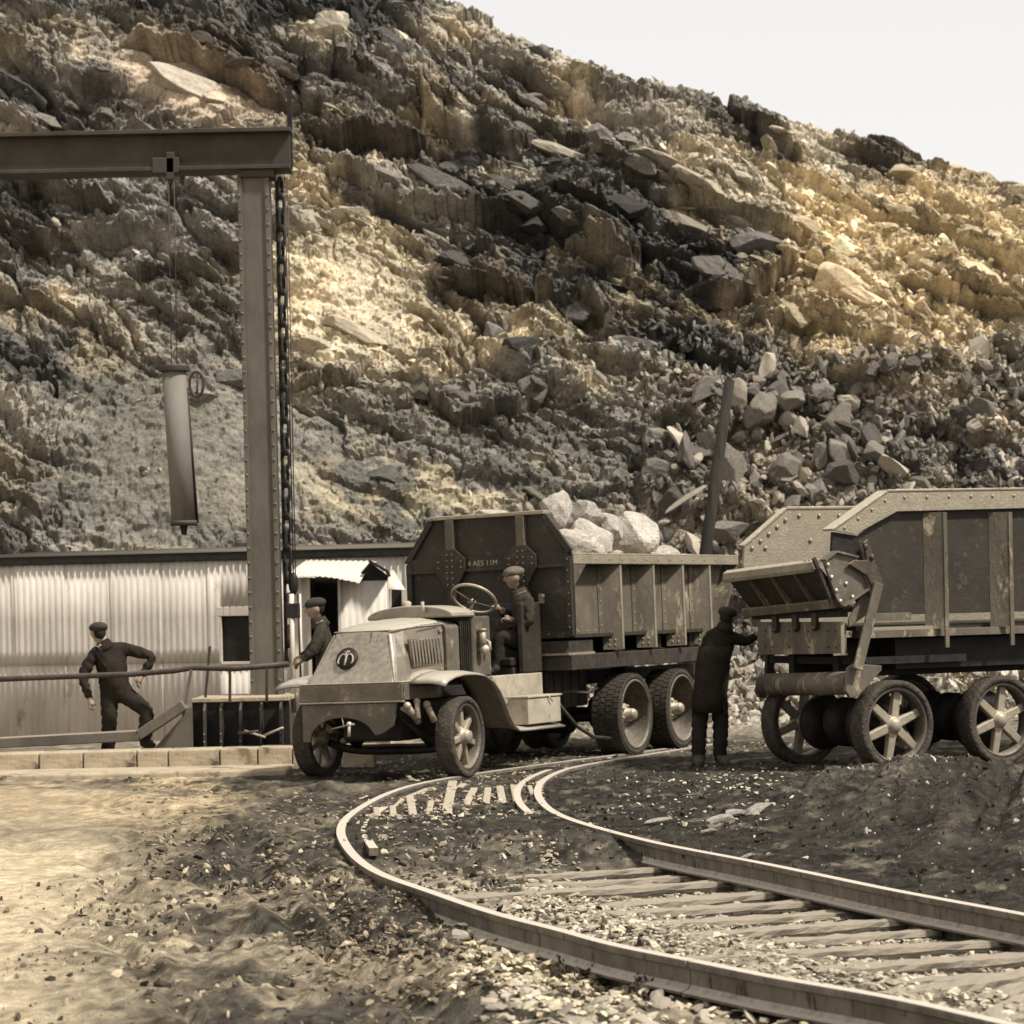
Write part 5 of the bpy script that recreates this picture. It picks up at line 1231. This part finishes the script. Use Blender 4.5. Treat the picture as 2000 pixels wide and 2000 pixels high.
# load: white rocks, each its own thing
W = T.matrix_world if False else Matrix.Translation((-1.31, 28.79, 0)) @ Euler((R(1.3), 0, R(-117.6))).to_matrix().to_4x4()
rocks = [(-4.25, .0, 2.98, .20, .24, .26, 'tall pointed white rock standing at the front of the dump truck load', 1), (-4.75, .08, 2.90, .33, .26, .20, 'broad white rock with a dark hollow on top of the dump truck load', 2),
         (-4.40, .35, 2.58, .42, .30, .30, 'largest white block in the dump truck load, square and flat faced', 3), (-5.45, .38, 2.62, .34, .28, .34, 'big leaning white rock alone at the middle of the dump truck load', 4),
         (-5.0, .30, 2.70, .16, .2, .22, 'small white rock wedged between the two biggest blocks of the dump truck load', 5), (-3.4, -.35, 2.82, .34, .30, .16, 'flat pale rock showing just above the front wall of the dump body', 6),
         (-3.15, .1, 2.78, .22, .22, .13, 'low pale rock just behind the front wall top near its right end', 7), (-6.35, .35, 2.38, .30, .24, .18, 'low tan rock near the tail of the dump truck load', 0), (-3.6, .45, 2.45, .40, .3, .26, 'pale rock half hidden behind the sloping right end of the front wall', 2), (-6.0, .05, 2.45, .3, .3, .22, 'pale rock behind the leaning white rock in the dump body', 3),
         (-5.9, .60, 2.35, .18, .16, .14, 'small pale rock at the rim of the dump body beside the leaning white rock', 4), (-6.75, .5, 2.32, .2, .2, .13, 'last small tan rock at the tail end of the dump body', 5)]
rr = random.Random(4)
for (x, y, z, a, b, c, lab, k) in rocks:
    o = link(bpy.data.objects.new('rock', stone_mesh('load_rock', round_rock(700 + k * 7 + int(x * -10)), M_white))); o.location = W @ Vector((x, y, z)); o.scale = (a * 1.25, b * 1.25, c * 1.15)
    o.rotation_euler = (rr.uniform(-.2, .2), rr.uniform(-.2, .2), rr.uniform(-2, 2)); tag(o, lab, 'rock')
pts = []; sz = []; cc = []
for _ in range(900):
    x = rr.uniform(-6.9, -2.5); y = rr.uniform(-.8, .8); z = 2.12 + .30 * math.exp(-((x + 4.5) / 1.6) ** 2) * (1 - abs(y)) + rr.uniform(0, .1)
    pts.append(tuple(W @ Vector((x, y, z)))); sz.append(rr.uniform(.06, .16)); k = rr.uniform(.7, 1.25); cc.append((.50 * k, .455 * k, .36 * k))
scatter_mesh('load_rubble', pts, sz, cc, SMLV, 23, 'smaller pale rubble filling the loaded dump body between the white rocks')

# ------------------------------------------------------------------ second truck, seen from its tail; local +x points to the tail
T2L = (3.586, 29.003, 0); truck2 = empty('dump_truck', T2L, 0, 'empty dump truck backed in at the right with its heavy tailgate facing the camera', 'dump truck', rot=(0, 0, R(-150)))
b2 = MB().box(-4.9, .45, -.85, .85, 1.50, 1.55).build('dump_body', M_body, truck2)
farp = [(.52, 1.55), (.62, 2.25), (.60, 2.44), (.02, 2.85), (-.92, 2.88), (-4.8, 2.88), (-4.8, 1.55)]
MB().prism(farp, 1, -.99, -.95).build('side_wall', M_inner, b2, bevel=.005)
MB().bar((.62, -.985, 2.44), (.02, -.985, 2.86), .09, .035, (0, 0, 1)).bar((.02, -.985, 2.865), (-4.8, -.985, 2.895), .09, .035).build('rim_strip', M_rim, b2, bevel=.008)
rivets(b2, [(.50 - .115 * k, -.94, 2.42 + .078 * k) for k in range(5)] + [(-.15 - .28 * k, -.94, 2.78) for k in range(6)] + [(.32, -.94, 2.42), (-.3, -.94, 2.5), (.45, -.94, 2.2)], .024, M_rim)
nearp = [(.42, 1.66), (.60, 2.0), (.62, 2.40), (.06, 2.76), (-4.8, 2.86), (-4.8, 1.66)]
MB().prism(nearp, 1, .90, .94).build('side_wall', M_body, b2, bevel=.005)
# bright folded rim that climbs from the tail and then runs forward
rimf = [(.86, 2.555), (.56, 2.51), (.0, 2.75), (-4.8, 2.84), (-4.8, 3.03), (.0, 2.99), (.14, 2.955)]
MB().prism(rimf, 1, .985, 1.01).build('rim_flange', M_inner, b2, bevel=.006)
MB().bar((.86, .93, 2.56), (.13, .93, 2.965), .18, .025).bar((.13, .93, 2.97), (-4.8, .93, 3.04), .18, .025).build('top_rim', M_rim, b2, bevel=.006)
rivets(b2, [(.70 - .18 * k, 1.015, 2.58 + .095 * k) for k in range(4)] + [(-.1 - .3 * k, 1.015, 2.9 + .004 * k) for k in range(12)], .018, M_rim)
MB().prism([(.82, 2.54), (.52, 2.50), (.40, 2.25), (.60, 2.2), (.84, 2.32)], 1, .93, .97).build('tail_hollow', M_black, b2)  # black filler plate, shade of the hollow put into its colour
for k in range(5):
    x = -.55 - .9 * k
    MB().add([(x + .16, .945, 1.5), (x, 1.08, 1.5), (x + .16, .945, 2.74), (x, 1.08, 2.74), (x + .14, .94, 1.5), (x - .02, 1.06, 1.5), (x + .14, .94, 2.74), (x - .02, 1.06, 2.74)], [(0, 1, 3, 2), (4, 6, 7, 5), (0, 2, 6, 4), (1, 5, 7, 3), (0, 4, 5, 1), (2, 3, 7, 6)]).box(x - .05, x, 1.07, 1.09, 1.3, 2.74).build('rib', M_side, b2)
MB().box(-.2, .38, .945, .955, 1.60, 1.68).box(-4.8, .40, .70, 1.0, 1.42, 1.50).build('bottom_sill', M_side, b2, bevel=.004)
MB().box(-.5, .36, .955, 1.0, 1.50, 1.535).build('sill_lip', M_rim, b2)
# tailgate: it sags towards the far side
def sk(p): return (p[0] + .10 * p[1], p[1], p[2] + .035 * p[1])
def skm(mb):
    mb.v = [Vector((v.x + .10 * v.y, v.y, v.z + .045 * v.y)) for v in mb.v]; return mb
tg = skm(MB().add([(.90, -.96, 2.10), (.90, .93, 2.10), (.62, .93, 1.78), (.62, -.96, 1.78), (.86, -.96, 2.12), (.86, .93, 2.12), (.57, .93, 1.80), (.57, -.96, 1.80)], [(0, 1, 2, 3), (7, 6, 5, 4), (0, 4, 5, 1), (3, 2, 6, 7), (0, 3, 7, 4), (1, 5, 6, 2)])).build('tailgate', M_body, truck2)
lipm = MB(); pr = [(.80, 2.22), (.90, 2.225), (.955, 2.19), (.965, 2.12), (.95, 2.085), (.92, 2.085), (.925, 2.13), (.90, 2.17), (.80, 2.19)]
skm(lipm.prism(pr, 1, -1.02, .90)).build('lip', M_rim, tg, bevel=.006)
skm(MB().prism([(.55, 1.74), (.70, 1.70), (.74, 1.78), (.72, 1.80), (.60, 1.79)], 1, -.98, .93)).build('bottom_channel', M_side, tg, bevel=.006)
for y in (-.5, -.03, .45):
    skm(MB().add([(.95, y, 2.12), (.95, y + .03, 2.12), (.71, y + .03, 1.78), (.71, y, 1.78), (.88, y, 2.12), (.88, y + .03, 2.12), (.62, y + .03, 1.80), (.62, y, 1.80)], [(0, 1, 2, 3), (7, 6, 5, 4), (0, 4, 5, 1), (3, 2, 6, 7), (0, 3, 7, 4), (1, 5, 6, 2)])).build('rib', M_side, tg, bevel=.005)
rivets(tg, [sk((.972, y, 2.125)) for y in (-.75, -.3, .15, .6)] + [sk((.93, .8, 2.225)), sk((.93, .72, 2.225))], .014, M_rim, 0)
ep = [(.98, 2.24), (.83, 2.33), (.55, 2.27), (.40, 1.95), (.74, 1.76), (.80, 1.80)]
endp = MB().prism(ep, 1, .975, 1.01).build('end_plate', M_apron, tg, bevel=.006)
MB().bar((.98, 1.0, 2.245), (.83, 1.0, 2.335), .10, .02, (0, 0, 1)).bar((.83, 1.0, 2.335), (.55, 1.0, 2.275), .10, .02).bar((.42, 1.0, 1.94), (.75, 1.0, 1.765), .10, .02).build('plate_flange', M_side, endp)
rivets(endp, [(.93, 1.02, 2.20), (.885, 1.02, 2.07), (.83, 1.02, 1.93), (.78, 1.02, 1.82), (.70, 1.02, 2.0), (.62, 1.02, 1.86)], .022, M_bright)
skm(MB().prism([(.985, 2.22), (.955, 2.24), (.735, 1.77), (.765, 1.76)], 1, .93, .973)).build('end_channel', M_dark, tg)
M_rust = mat('rusted_arm', (.05, .036, .028), (.085, .07, .054), 5, .7, .1, .4, 30, dust_toplight=(.34, .29, .21), dust_toplight_amt=.6)
hp_ = [(.70, 2.20), (.62, 2.24), (.46, 2.24), (.49, 2.42), (.44, 2.46), (.37, 2.26), (.31, 2.12), (.25, 2.0), (.27, 1.89), (.38, 1.86), (.40, 1.97), (.47, 2.08), (.58, 2.14)]
hing = MB().prism(hp_, 1, 1.03, 1.07).build('hinge_arm', M_rust, truck2, bevel=.008)
rivets(hing, [(.40, 1.08, 2.27), (.31, 1.08, 1.95), (.48, 1.08, 2.38)], .03, M_rust)
MB().bar((.33, 1.09, 2.0), (.63, 1.09, 1.10), .035, .12, (1, 0, 0)).build('tailgate_link', M_side, truck2, bevel=.012)
MB().tube([(.42, .9, 1.75), (.42, -.9, 1.68)], .045, 10).build('torsion_bar', M_rust, truck2)
MB().ball((.66, .98, 1.77), .07, (1, 1.2, .7), 6).build('hinge_knuckle', M_rust, truck2)
# tail sill and hooks
sp_ = MB().add([(.50, -.88, 1.60), (.66, .90, 1.60), (.66, .90, 1.265), (.50, -.88, 1.235), (.46, -.88, 1.60), (.62, .90, 1.60), (.62, .90, 1.265), (.46, -.88, 1.235)], [(0, 1, 2, 3), (7, 6, 5, 4), (0, 4, 5, 1), (3, 2, 6, 7), (0, 3, 7, 4), (1, 5, 6, 2)]).build('tail_plate', M_side, truck2, bevel=.006)
MB().bar((.50, -.90, 1.66), (.66, .92, 1.685), .10, .07).build('tail_channel', M_black, truck2, bevel=.006)
MB().box(.66, .70, .895, .915, 1.26, 1.60).box(.62, .80, .90, .915, 1.25, 1.27).build('tail_plate_edge', M_rim, sp_)
MB().prism([(.62, 1.62), (.62, 1.54), (.40, 1.66), (.30, 1.82), (.44, 1.90)], 1, .92, .95).build('corner_bracket', M_side, truck2, bevel=.005)
for y in (-.42, .0, .40):
    xq = .545 + .09 * y
    hkp = [(-.045, .09), (.045, .09), (.04, -.07), (.0, -.115), (-.04, -.07)]
    hk_ = MB().add([(xq + .05, y + a, 1.60 + b + .03 * y) for a, b in hkp] + [(xq + .10, y + a, 1.60 + b + .03 * y) for a, b in hkp], [(0, 1, 2, 3, 4), (9, 8, 7, 6, 5), (0, 5, 6, 1), (1, 6, 7, 2), (2, 7, 8, 3), (3, 8, 9, 4), (4, 9, 5, 0)]).build('latch_hook', M_dark, truck2, bevel=.008)
    MB().ball((xq + .10, y - .012, 1.53 + .03 * y), .014, n=4).ball((xq + .10, y + .018, 1.53 + .03 * y), .012, n=4).build('bolt', M_side, hk_)
rivets(sp_, [(.505 + .09 * (y + .88) , y, z + .0) for y in (-.7, -.55, -.2, .2, .6, .75) for z in (1.50, 1.33)], .011, M_black, 0)
# bumper roller and its brackets
tb = MB().tube([(.40, -.90, .90), (.56, .92, .955)], .125, 20).build('bumper_roller', M_side, truck2)
MB().prism([(.25, 1.08), (.20, .98), (.36, .76), (.46, .76), (.50, .84), (.42, .98)], 1, -.98, -.92).build('roller_bracket', M_side, truck2, bevel=.01)
MB().prism([(.68, 1.12), (.60, 1.16), (.24, 1.13), (.24, 1.08), (.55, .82), (.66, .80), (.72, .88)], 1, .95, 1.0).build('roller_bracket', M_side, truck2, bevel=.01)
MB().bar((.30, -.93, 1.25), (.32, -.93, 1.0), .10, .05, (0, 1, 0)).build('bracket_arm', M_dark, truck2)
for s_ in (-1, 1): MB().box(-5.2, .40, s_ * .40 - .05, s_ * .40 + .05, 1.0, 1.40).build('frame_rail', M_black, truck2, bevel=.006)
MB().box(-5, -.1, -.80, .80, 1.08, 1.40).build('sub_frame', M_black, truck2)
MB().box(-1.0, .36, -.86, .88, 1.14, 1.22).build('tail_beam', M_black, truck2)
for x in (0.0, -1.45):
    MB().tube([(x, -.9, .49), (x, .9, .49)], .075, 10).build('rear_axle', M_black, truck2)
    for s_ in (-1, 1):
        spoke_wheel('wheel', truck2, (x, s_ * .84 + (.0 if s_ > 0 else .06), .485), .49, .22, .08, 6, 0, .06, flip=1, sw=.10, spin=.35)
    MB().lathe([(0, -.14), (.22, -.14), (.27, -.06), (.27, .06), (.22, .14), (0, .14)], 24, Matrix.Translation((x, .05, .50))).build('differential', M_black, truck2)
    MB().lathe([(.0, -.05), (.34, -.05), (.34, .05), (0, .05)], 32, Matrix.Translation((x, .52, .485))).build('chain_sprocket', M_black, truck2)
    MB().lathe([(.0, -.05), (.30, -.05), (.30, .05), (0, .05)], 32, Matrix.Translation((x, -.35, .485))).build('brake_drum', M_black, truck2)
# ------------------------------------------------------------------ people
M_skin = mat('skin', (.30, .235, .18), (.22, .17, .13), 8, .6, 0, .05, 40)
M_coat = mat('dark_wool_coat', (.020, .0175, .014), (.036, .031, .025), 9, .95, 0, .4, 60, spec=.03)
M_coat2 = mat('worn_brown_jacket', (.032, .029, .023), (.06, .053, .042), 7, .9, 0, .6, 50, spec=.05)
M_trs = mat('dark_trousers', (.02, .018, .015), (.035, .03, .025), 8, .95, 0, .4, 50, spec=.03)
M_cap = mat('tweed_cap', (.16, .14, .105), (.09, .078, .06), 30, .9, 0, .4, 80)
M_capd = mat('dark_cap', (.045, .039, .03), (.03, .026, .021), 30, .9, 0, .4, 80)
M_boot = mat('work_boots', (.05, .042, .032), (.09, .078, .06), 9, .7, 0, .3, 50)
def head_verts(c, fwd, up, s=1.0):
    """a head with brow, nose, lips, chin and ears; c = centre, returns verts, faces"""
    fwd = Vector(fwd).normalized(); up = (Vector(up) - fwd * Vector(up).dot(fwd)).normalized(); left = up.cross(fwd)
    vs = []; fs = []; n = 22; m = 28
    for i in range(n + 1):
        th = math.pi * i / n; z = math.cos(th); rr = math.sin(th)
        for k in range(m):
            ph = 2 * math.pi * k / m; fx = rr * math.cos(ph); fy = rr * math.sin(ph)
            X = fx * .098; Y_ = fy * .076; Z = z * .122
            if z < -.1: Y_ *= 1 - .38 * (-z - .1); X *= (1 - .18 * (-z - .1)) if fx > 0 else (1 - .55 * (-z - .1))
            def g(a, b, w): return math.exp(-((z - a) ** 2 + (fy - b) ** 2) / w)
            if fx > .2:
                X += .026 * g(-.12, 0, .012) + .014 * g(.02, 0, .012) + .008 * g(.22, 0, .05) + .010 * g(-.48, 0, .014) + .014 * g(-.78, 0, .05) - .012 * g(.05, .36, .016) - .012 * g(.05, -.36, .016) + .006 * g(-.15, .5, .05) + .006 * g(-.15, -.5, .05)
            if abs(z + .05) < .28 and abs(fy) > .93 and abs(fx) < .35: Y_ *= 1.18
            vs.append(Vector(c) + (fwd * X + left * Y_ + up * Z) * s)
    for i in range(n):
        for k in range(m): fs.append((i * m + k, (i + 1) * m + k, (i + 1) * m + (k + 1) % m, i * m + (k + 1) % m))
    return vs, fs
def hand_mesh(mb, wrist, elbow, curl=.5, side=1, palm=None):
    w = Vector(wrist); d = (w - Vector(elbow)).normalized(); pn = Vector(palm) if palm else d.cross(Vector((0, 0, 1))).cross(d)
    pn = (pn - d * pn.dot(d)).normalized(); sd = d.cross(pn).normalized() * side
    vs = [];  # palm
    mb.tube([w - d * .02, w + d * .02, w + d * .055, w + d * .085], [.026, .032, .038, .034], 10)
    for k, (o, L) in enumerate(((-.028, .066), (-.010, .076), (.010, .072), (.028, .058))):
        b = w + d * .082 + sd * o; p = [b]; a = 0; dr = d.copy()
        for s_ in (.45, .32, .23):
            a += curl * (.7 + .08 * k); dd = (d * math.cos(a) - pn * math.sin(a)); p.append(p[-1] + dd * L * s_)
        mb.tube(p, [.0095, .009, .008, .006], 6)
    tb = w + d * .025 + sd * -.03; tdir = (d * .75 - sd * .6 - pn * .25 * curl).normalized()
    mb.tube([tb, tb + tdir * .032, tb + tdir * .05 + d * .02], [.012, .010, .007], 6)
def person(label, J, base, look, up=(0, 0, 1), mats=(0, 0, 0), cap=None, coat_len=None, curl=.6, group=None, fat=1.0, s=1.0, headr=1.0):
    """J: joints in world metres -> one continuous skinned body, hair and cap are children"""
    base = Vector(base); P = {k: Vector(v) - base for k, v in J.items()}
    names = ['pel', 'wai', 'che', 'nek', 'hd0', 'ls', 'le', 'lw', 'rs', 're', 'rw', 'lh', 'lk', 'la', 'lt', 'rh', 'rk', 'ra', 'rt']
    if 'wai' not in P: P['wai'] = P['pel'].lerp(P['che'], .45)
    hdir = (P['hed'] - P['nek']).normalized(); P['hd0'] = P['nek'] + hdir * .05
    rad = dict(pel=.135, wai=.135, che=.15, nek=.07, hd0=.055, ls=.072, le=.052, lw=.036, rs=.072, re=.052, rw=.036, lh=.098, lk=.078, la=.068, lt=.042, rh=.098, rk=.078, ra=.068, rt=.042)
    E_ = [('pel', 'wai'), ('wai', 'che'), ('che', 'nek'), ('nek', 'hd0'), ('che', 'ls'), ('ls', 'le'), ('le', 'lw'), ('che', 'rs'), ('rs', 're'), ('re', 'rw'), ('pel', 'lh'), ('lh', 'lk'), ('lk', 'la'), ('la', 'lt'), ('pel', 'rh'), ('rh', 'rk'), ('rk', 'ra'), ('ra', 'rt')]
    me = bpy.data.meshes.new('tmp'); me.from_pydata([tuple(P[n_]) for n_ in names], [(names.index(a), names.index(b)) for a, b in E_], [])
    o = link(bpy.data.objects.new('tmp', me)); sk_ = o.modifiers.new('s', 'SKIN')
    for i, n_ in enumerate(names):
        r_ = rad[n_] * fat * s; ry = r_ * (.78 if n_ in ('che', 'wai', 'pel') else 1)
        me.skin_vertices[0].data[i].radius = (r_, ry); me.skin_vertices[0].data[i].use_root = (n_ == 'pel')
    sb = o.modifiers.new('b', 'SUBSURF'); sb.levels = 2; sb.render_levels = 2
    bm_ = bpy.data.meshes.new_from_object(o.evaluated_get(bpy.context.evaluated_depsgraph_get())); bpy.data.objects.remove(o)
    vs = [v.co.copy() for v in bm_.vertices]; fs = [list(p.vertices) for p in bm_.polygons]; n0 = len(fs)
    # cloth folds
    for v in vs:
        v.x += .009 * math.sin(v.z * 61 + v.y * 47 + 2 * math.sin(v.x * 17)); v.y += .009 * math.sin(v.z * 53 + v.x * 59 + 1 + 2 * math.sin(v.y * 19))
    if coat_len:
        pass
    mb = MB(); mb.add(vs, fs, None, True)
    hv, hf = head_verts(P['hed'], look, up, headr * 1.06); mb.add(hv, hf, None, True)
    hand_mesh(mb, P['lw'], P['le'], curl, 1); hand_mesh(mb, P['rw'], P['re'], curl, -1)
    ob = MB.build(mb, 'person', None, None, loc=base); me = ob.data
    for m_ in (mats[0], mats[1], M_skin, M_boot): me.materials.append(m_)
    hipz = (P['lh'].z + P['rh'].z) / 2
    segs = [(P[a], P[b], t) for (a, b), t in zip(E_, (0, 0, 0, 2, 0, 0, 0, 0, 0, 0, 1, 1, 1, 3, 1, 1, 1, 3))]
    def near(c):
        best = None
        for a, b, t in segs:
            ab = b - a; q = max(0, min(1, (c - a).dot(ab) / (ab.length_squared + 1e-9))); dd = (a + ab * q - c).length
            if best is None or dd < best[0]: best = (dd, t)
        return best[1]
    nb = 0
    for p in me.polygons:
        c = p.center
        if p.index >= n0: p.material_index = 2
        else: p.material_index = near(c)
    tag(ob, label, 'person', group)
    f = Vector(look).normalized(); u_ = Vector(up); u_ = (u_ - f * u_.dot(f)).normalized(); l_ = u_.cross(f)
    Mh = Matrix(((f.x, l_.x, u_.x, P['hed'].x), (f.y, l_.y, u_.y, P['hed'].y), (f.z, l_.z, u_.z, P['hed'].z), (0, 0, 0, 1)))
    def hm(m): m.v = [Mh @ (v * headr) for v in m.v]; return m
    hair = MB(); hv2 = []
    hm(hair.ball((-.022, 0, .012), .1, (.88, .80, 1.02), 10)).build('hair', M_trs, ob)
    cp = MB(); cp.ball((-.012, 0, .062), .112, (1.14, .98, .60), 10)
    hm(cp).build('cap', cap or M_cap, ob)
    vz = MB(); pl = [(.07, -.07), (.115, -.055), (.138, 0), (.115, .055), (.07, .07)]
    hm(vz.prism(pl, 2, .040, .050)).build('visor', cap or M_cap, ob)
    fm = MB()
    for q in (-1, 1): fm.ball((.088, .03 * q, .008), .0085, (.6, 1.3, .8), 5)
    hm(fm).build('eyes', M_trs, ob)
    bm2 = MB()
    for q in (-1, 1): bm2.ball((.098, .032 * q, .026), .006, (.8, 3.2, .8), 5)
    hm(bm2).build('eyebrows', M_trs, ob)
    hm(MB().ball((.100, 0, -.058), .005, (.8, 4.6, .7), 5)).build('mouth', M_trs, ob)
    cl = MB().tube([P['nek'] + hdir * -.05, P['nek'] + hdir * .0, P['nek'] + hdir * .055], [.12 * s, .098 * s, .082 * s], 16, caps=False)
    c_ = cl.build('collar', mats[0], ob); sd_ = c_.modifiers.new('t', 'SOLIDIFY'); sd_.thickness = .008
    return ob
def skirt(ob, rings, m, name='coat_skirt'):
    """lower part of a coat: rings of (centre, rx, ry) from waist to hem"""
    vs = []; n = 28
    for (c, rx, ry) in rings:
        for k in range(n):
            a = 2 * math.pi * k / n; w = 1 + .05 * math.sin(5 * a + c[2] * 9)
            vs.append((c[0] + rx * w * math.cos(a), c[1] + ry * w * math.sin(a), c[2]))
    fs = [(i * n + k, i * n + (k + 1) % n, (i + 1) * n + (k + 1) % n, (i + 1) * n + k) for i in range(len(rings) - 1) for k in range(n)]
    o = MB().add(vs, fs, None, True).build(name, m, ob); s_ = o.modifiers.new('t', 'SOLIDIFY'); s_.thickness = .01
# driver: seated, turned to his right
def TW(x, y, z): return W @ Vector((x, y, z))
YA = 30.45
def pj(d): return {k: at(*v) for k, v in d.items()}
Jd = pj(dict(pel=(1022, 1247, YA), che=(1024, 1192, YA), nek=(1014, 1158, YA), hed=(1003, 1128, YA - .02), ls=(1030, 1176, YA - .17), rs=(1014, 1174, YA + .17), le=(1036, 1218, YA - .22), lw=(1000, 1210, YA - .20), re=(1000, 1210, YA + .15), rw=(975, 1190, YA - .05),
         lh=(1018, 1250, YA - .1), rh=(1014, 1250, YA + .1), lk=(972, 1243, YA - .16), rk=(966, 1240, YA + .06), la=(974, 1306, YA - .18), ra=(966, 1304, YA + .02), lt=(955, 1314, YA - .22), rt=(948, 1312, YA - .04)))
bx = at(1020, 1262, YA)
drv = person('driver in flat cap and dark jacket seated behind the truck steering wheel', Jd, bx, (-.93, -.36, -.12), mats=(M_coat2, M_trs, 0), cap=M_cap, curl=.9, s=1.0, fat=1.3)
# worker behind the hood, reaching to the cables
YB = 30.85
def pj(d): return {k: at(*v) for k, v in d.items()}
Jb = pj(dict(pel=(640, 1318, YB), che=(638, 1250, YB), nek=(624, 1215, YB), hed=(616, 1189, YB), ls=(628, 1234, YB - .16), rs=(634, 1232, YB + .16), le=(612, 1275, YB - .24), lw=(590, 1289, YB - .2), re=(607, 1272, YB + .2), rw=(588, 1284, YB + .12),
         lh=(640, 1325, YB - .1), rh=(640, 1325, YB + .1), lk=(634, 1384, YB - .12), rk=(644, 1386, YB + .12), la=(642, 1448, YB - .12), ra=(652, 1448, YB + .12), lt=(618, 1455, YB - .13), rt=(630, 1455, YB + .13)))
bs_ = at(640, 1461, YB); bs_.z = .262
wb = person('worker in dark cap standing behind the hood, reaching for the hanging cables', Jb, bs_, (-1, -.12, -.18), mats=(M_coat2, M_trs, 0), cap=M_capd, curl=.8, fat=1.25)
# man leaning against the tailgate, back to the camera
YC = 29.9
Jc = pj(dict(pel=(1388, 1330, YC), wai=(1392, 1290, YC), che=(1402, 1252, YC + .02), nek=(1415, 1228, YC + .05), hed=(1420, 1207, YC + .08), ls=(1384, 1246, YC), rs=(1430, 1243, YC + .05), le=(1372, 1292, YC + .02), lw=(1380, 1335, YC + .1), re=(1456, 1254, YC + .1), rw=(1478, 1240, YC + .1),
         lh=(1375, 1335, YC), rh=(1401, 1335, YC), lk=(1366, 1412, YC + .03), rk=(1408, 1412, YC + .03), la=(1364, 1484, YC - .02), ra=(1406, 1482, YC), lt=(1366, 1495, YC - .2), rt=(1424, 1493, YC - .10)))
bs_ = at(1385, 1497, YC); bs_.z = gh(bs_.x, bs_.y)
wc = person('man in a long black coat leaning with one arm on the tailgate, seen from behind', Jc, bs_, (.25, .95, -.2), up=(.15, 0, 1), mats=(M_coat, M_trs, 0), cap=M_capd, curl=.5, fat=1.22)
def rel(u, v, Y): return at(u, v, Y) - bs_
skirt(wc, [(rel(1401, 1262, YC), .19, .15), (rel(1393, 1295, YC), .18, .155), (rel(1388, 1335, YC), .185, .165), (rel(1384, 1370, YC), .18, .165), (rel(1383, 1392, YC), .165, .155)], M_coat)
# man with his hand on his hip at the left edge
YD_ = 31.75
Jl = pj(dict(pel=(226, 1350, YD_), che=(214, 1290, YD_ - .05), nek=(204, 1260, YD_ - .08), hed=(192, 1236, YD_ - .1), ls=(184, 1276, YD_ - .08), rs=(240, 1266, YD_), le=(160, 1322, YD_ - .15), lw=(176, 1366, YD_ - .25), re=(300, 1282, YD_ - .02), rw=(276, 1322, YD_ - .08),
         lh=(212, 1356, YD_), rh=(242, 1356, YD_), lk=(214, 1405, YD_ - .05), rk=(288, 1388, YD_ - .12), la=(210, 1478, YD_), ra=(282, 1450, YD_ - .1), lt=(200, 1486, YD_ - .2), rt=(300, 1458, YD_ - .2)))
bs_ = at(212, 1492, YD_); bs_.z = 0
wd = person('man in dark clothes with one elbow bent outwards, far left behind the railing', Jl, bs_, (-.5, .85, -.1), mats=(M_coat, M_trs, 0), cap=M_capd, curl=.7, fat=1.25)
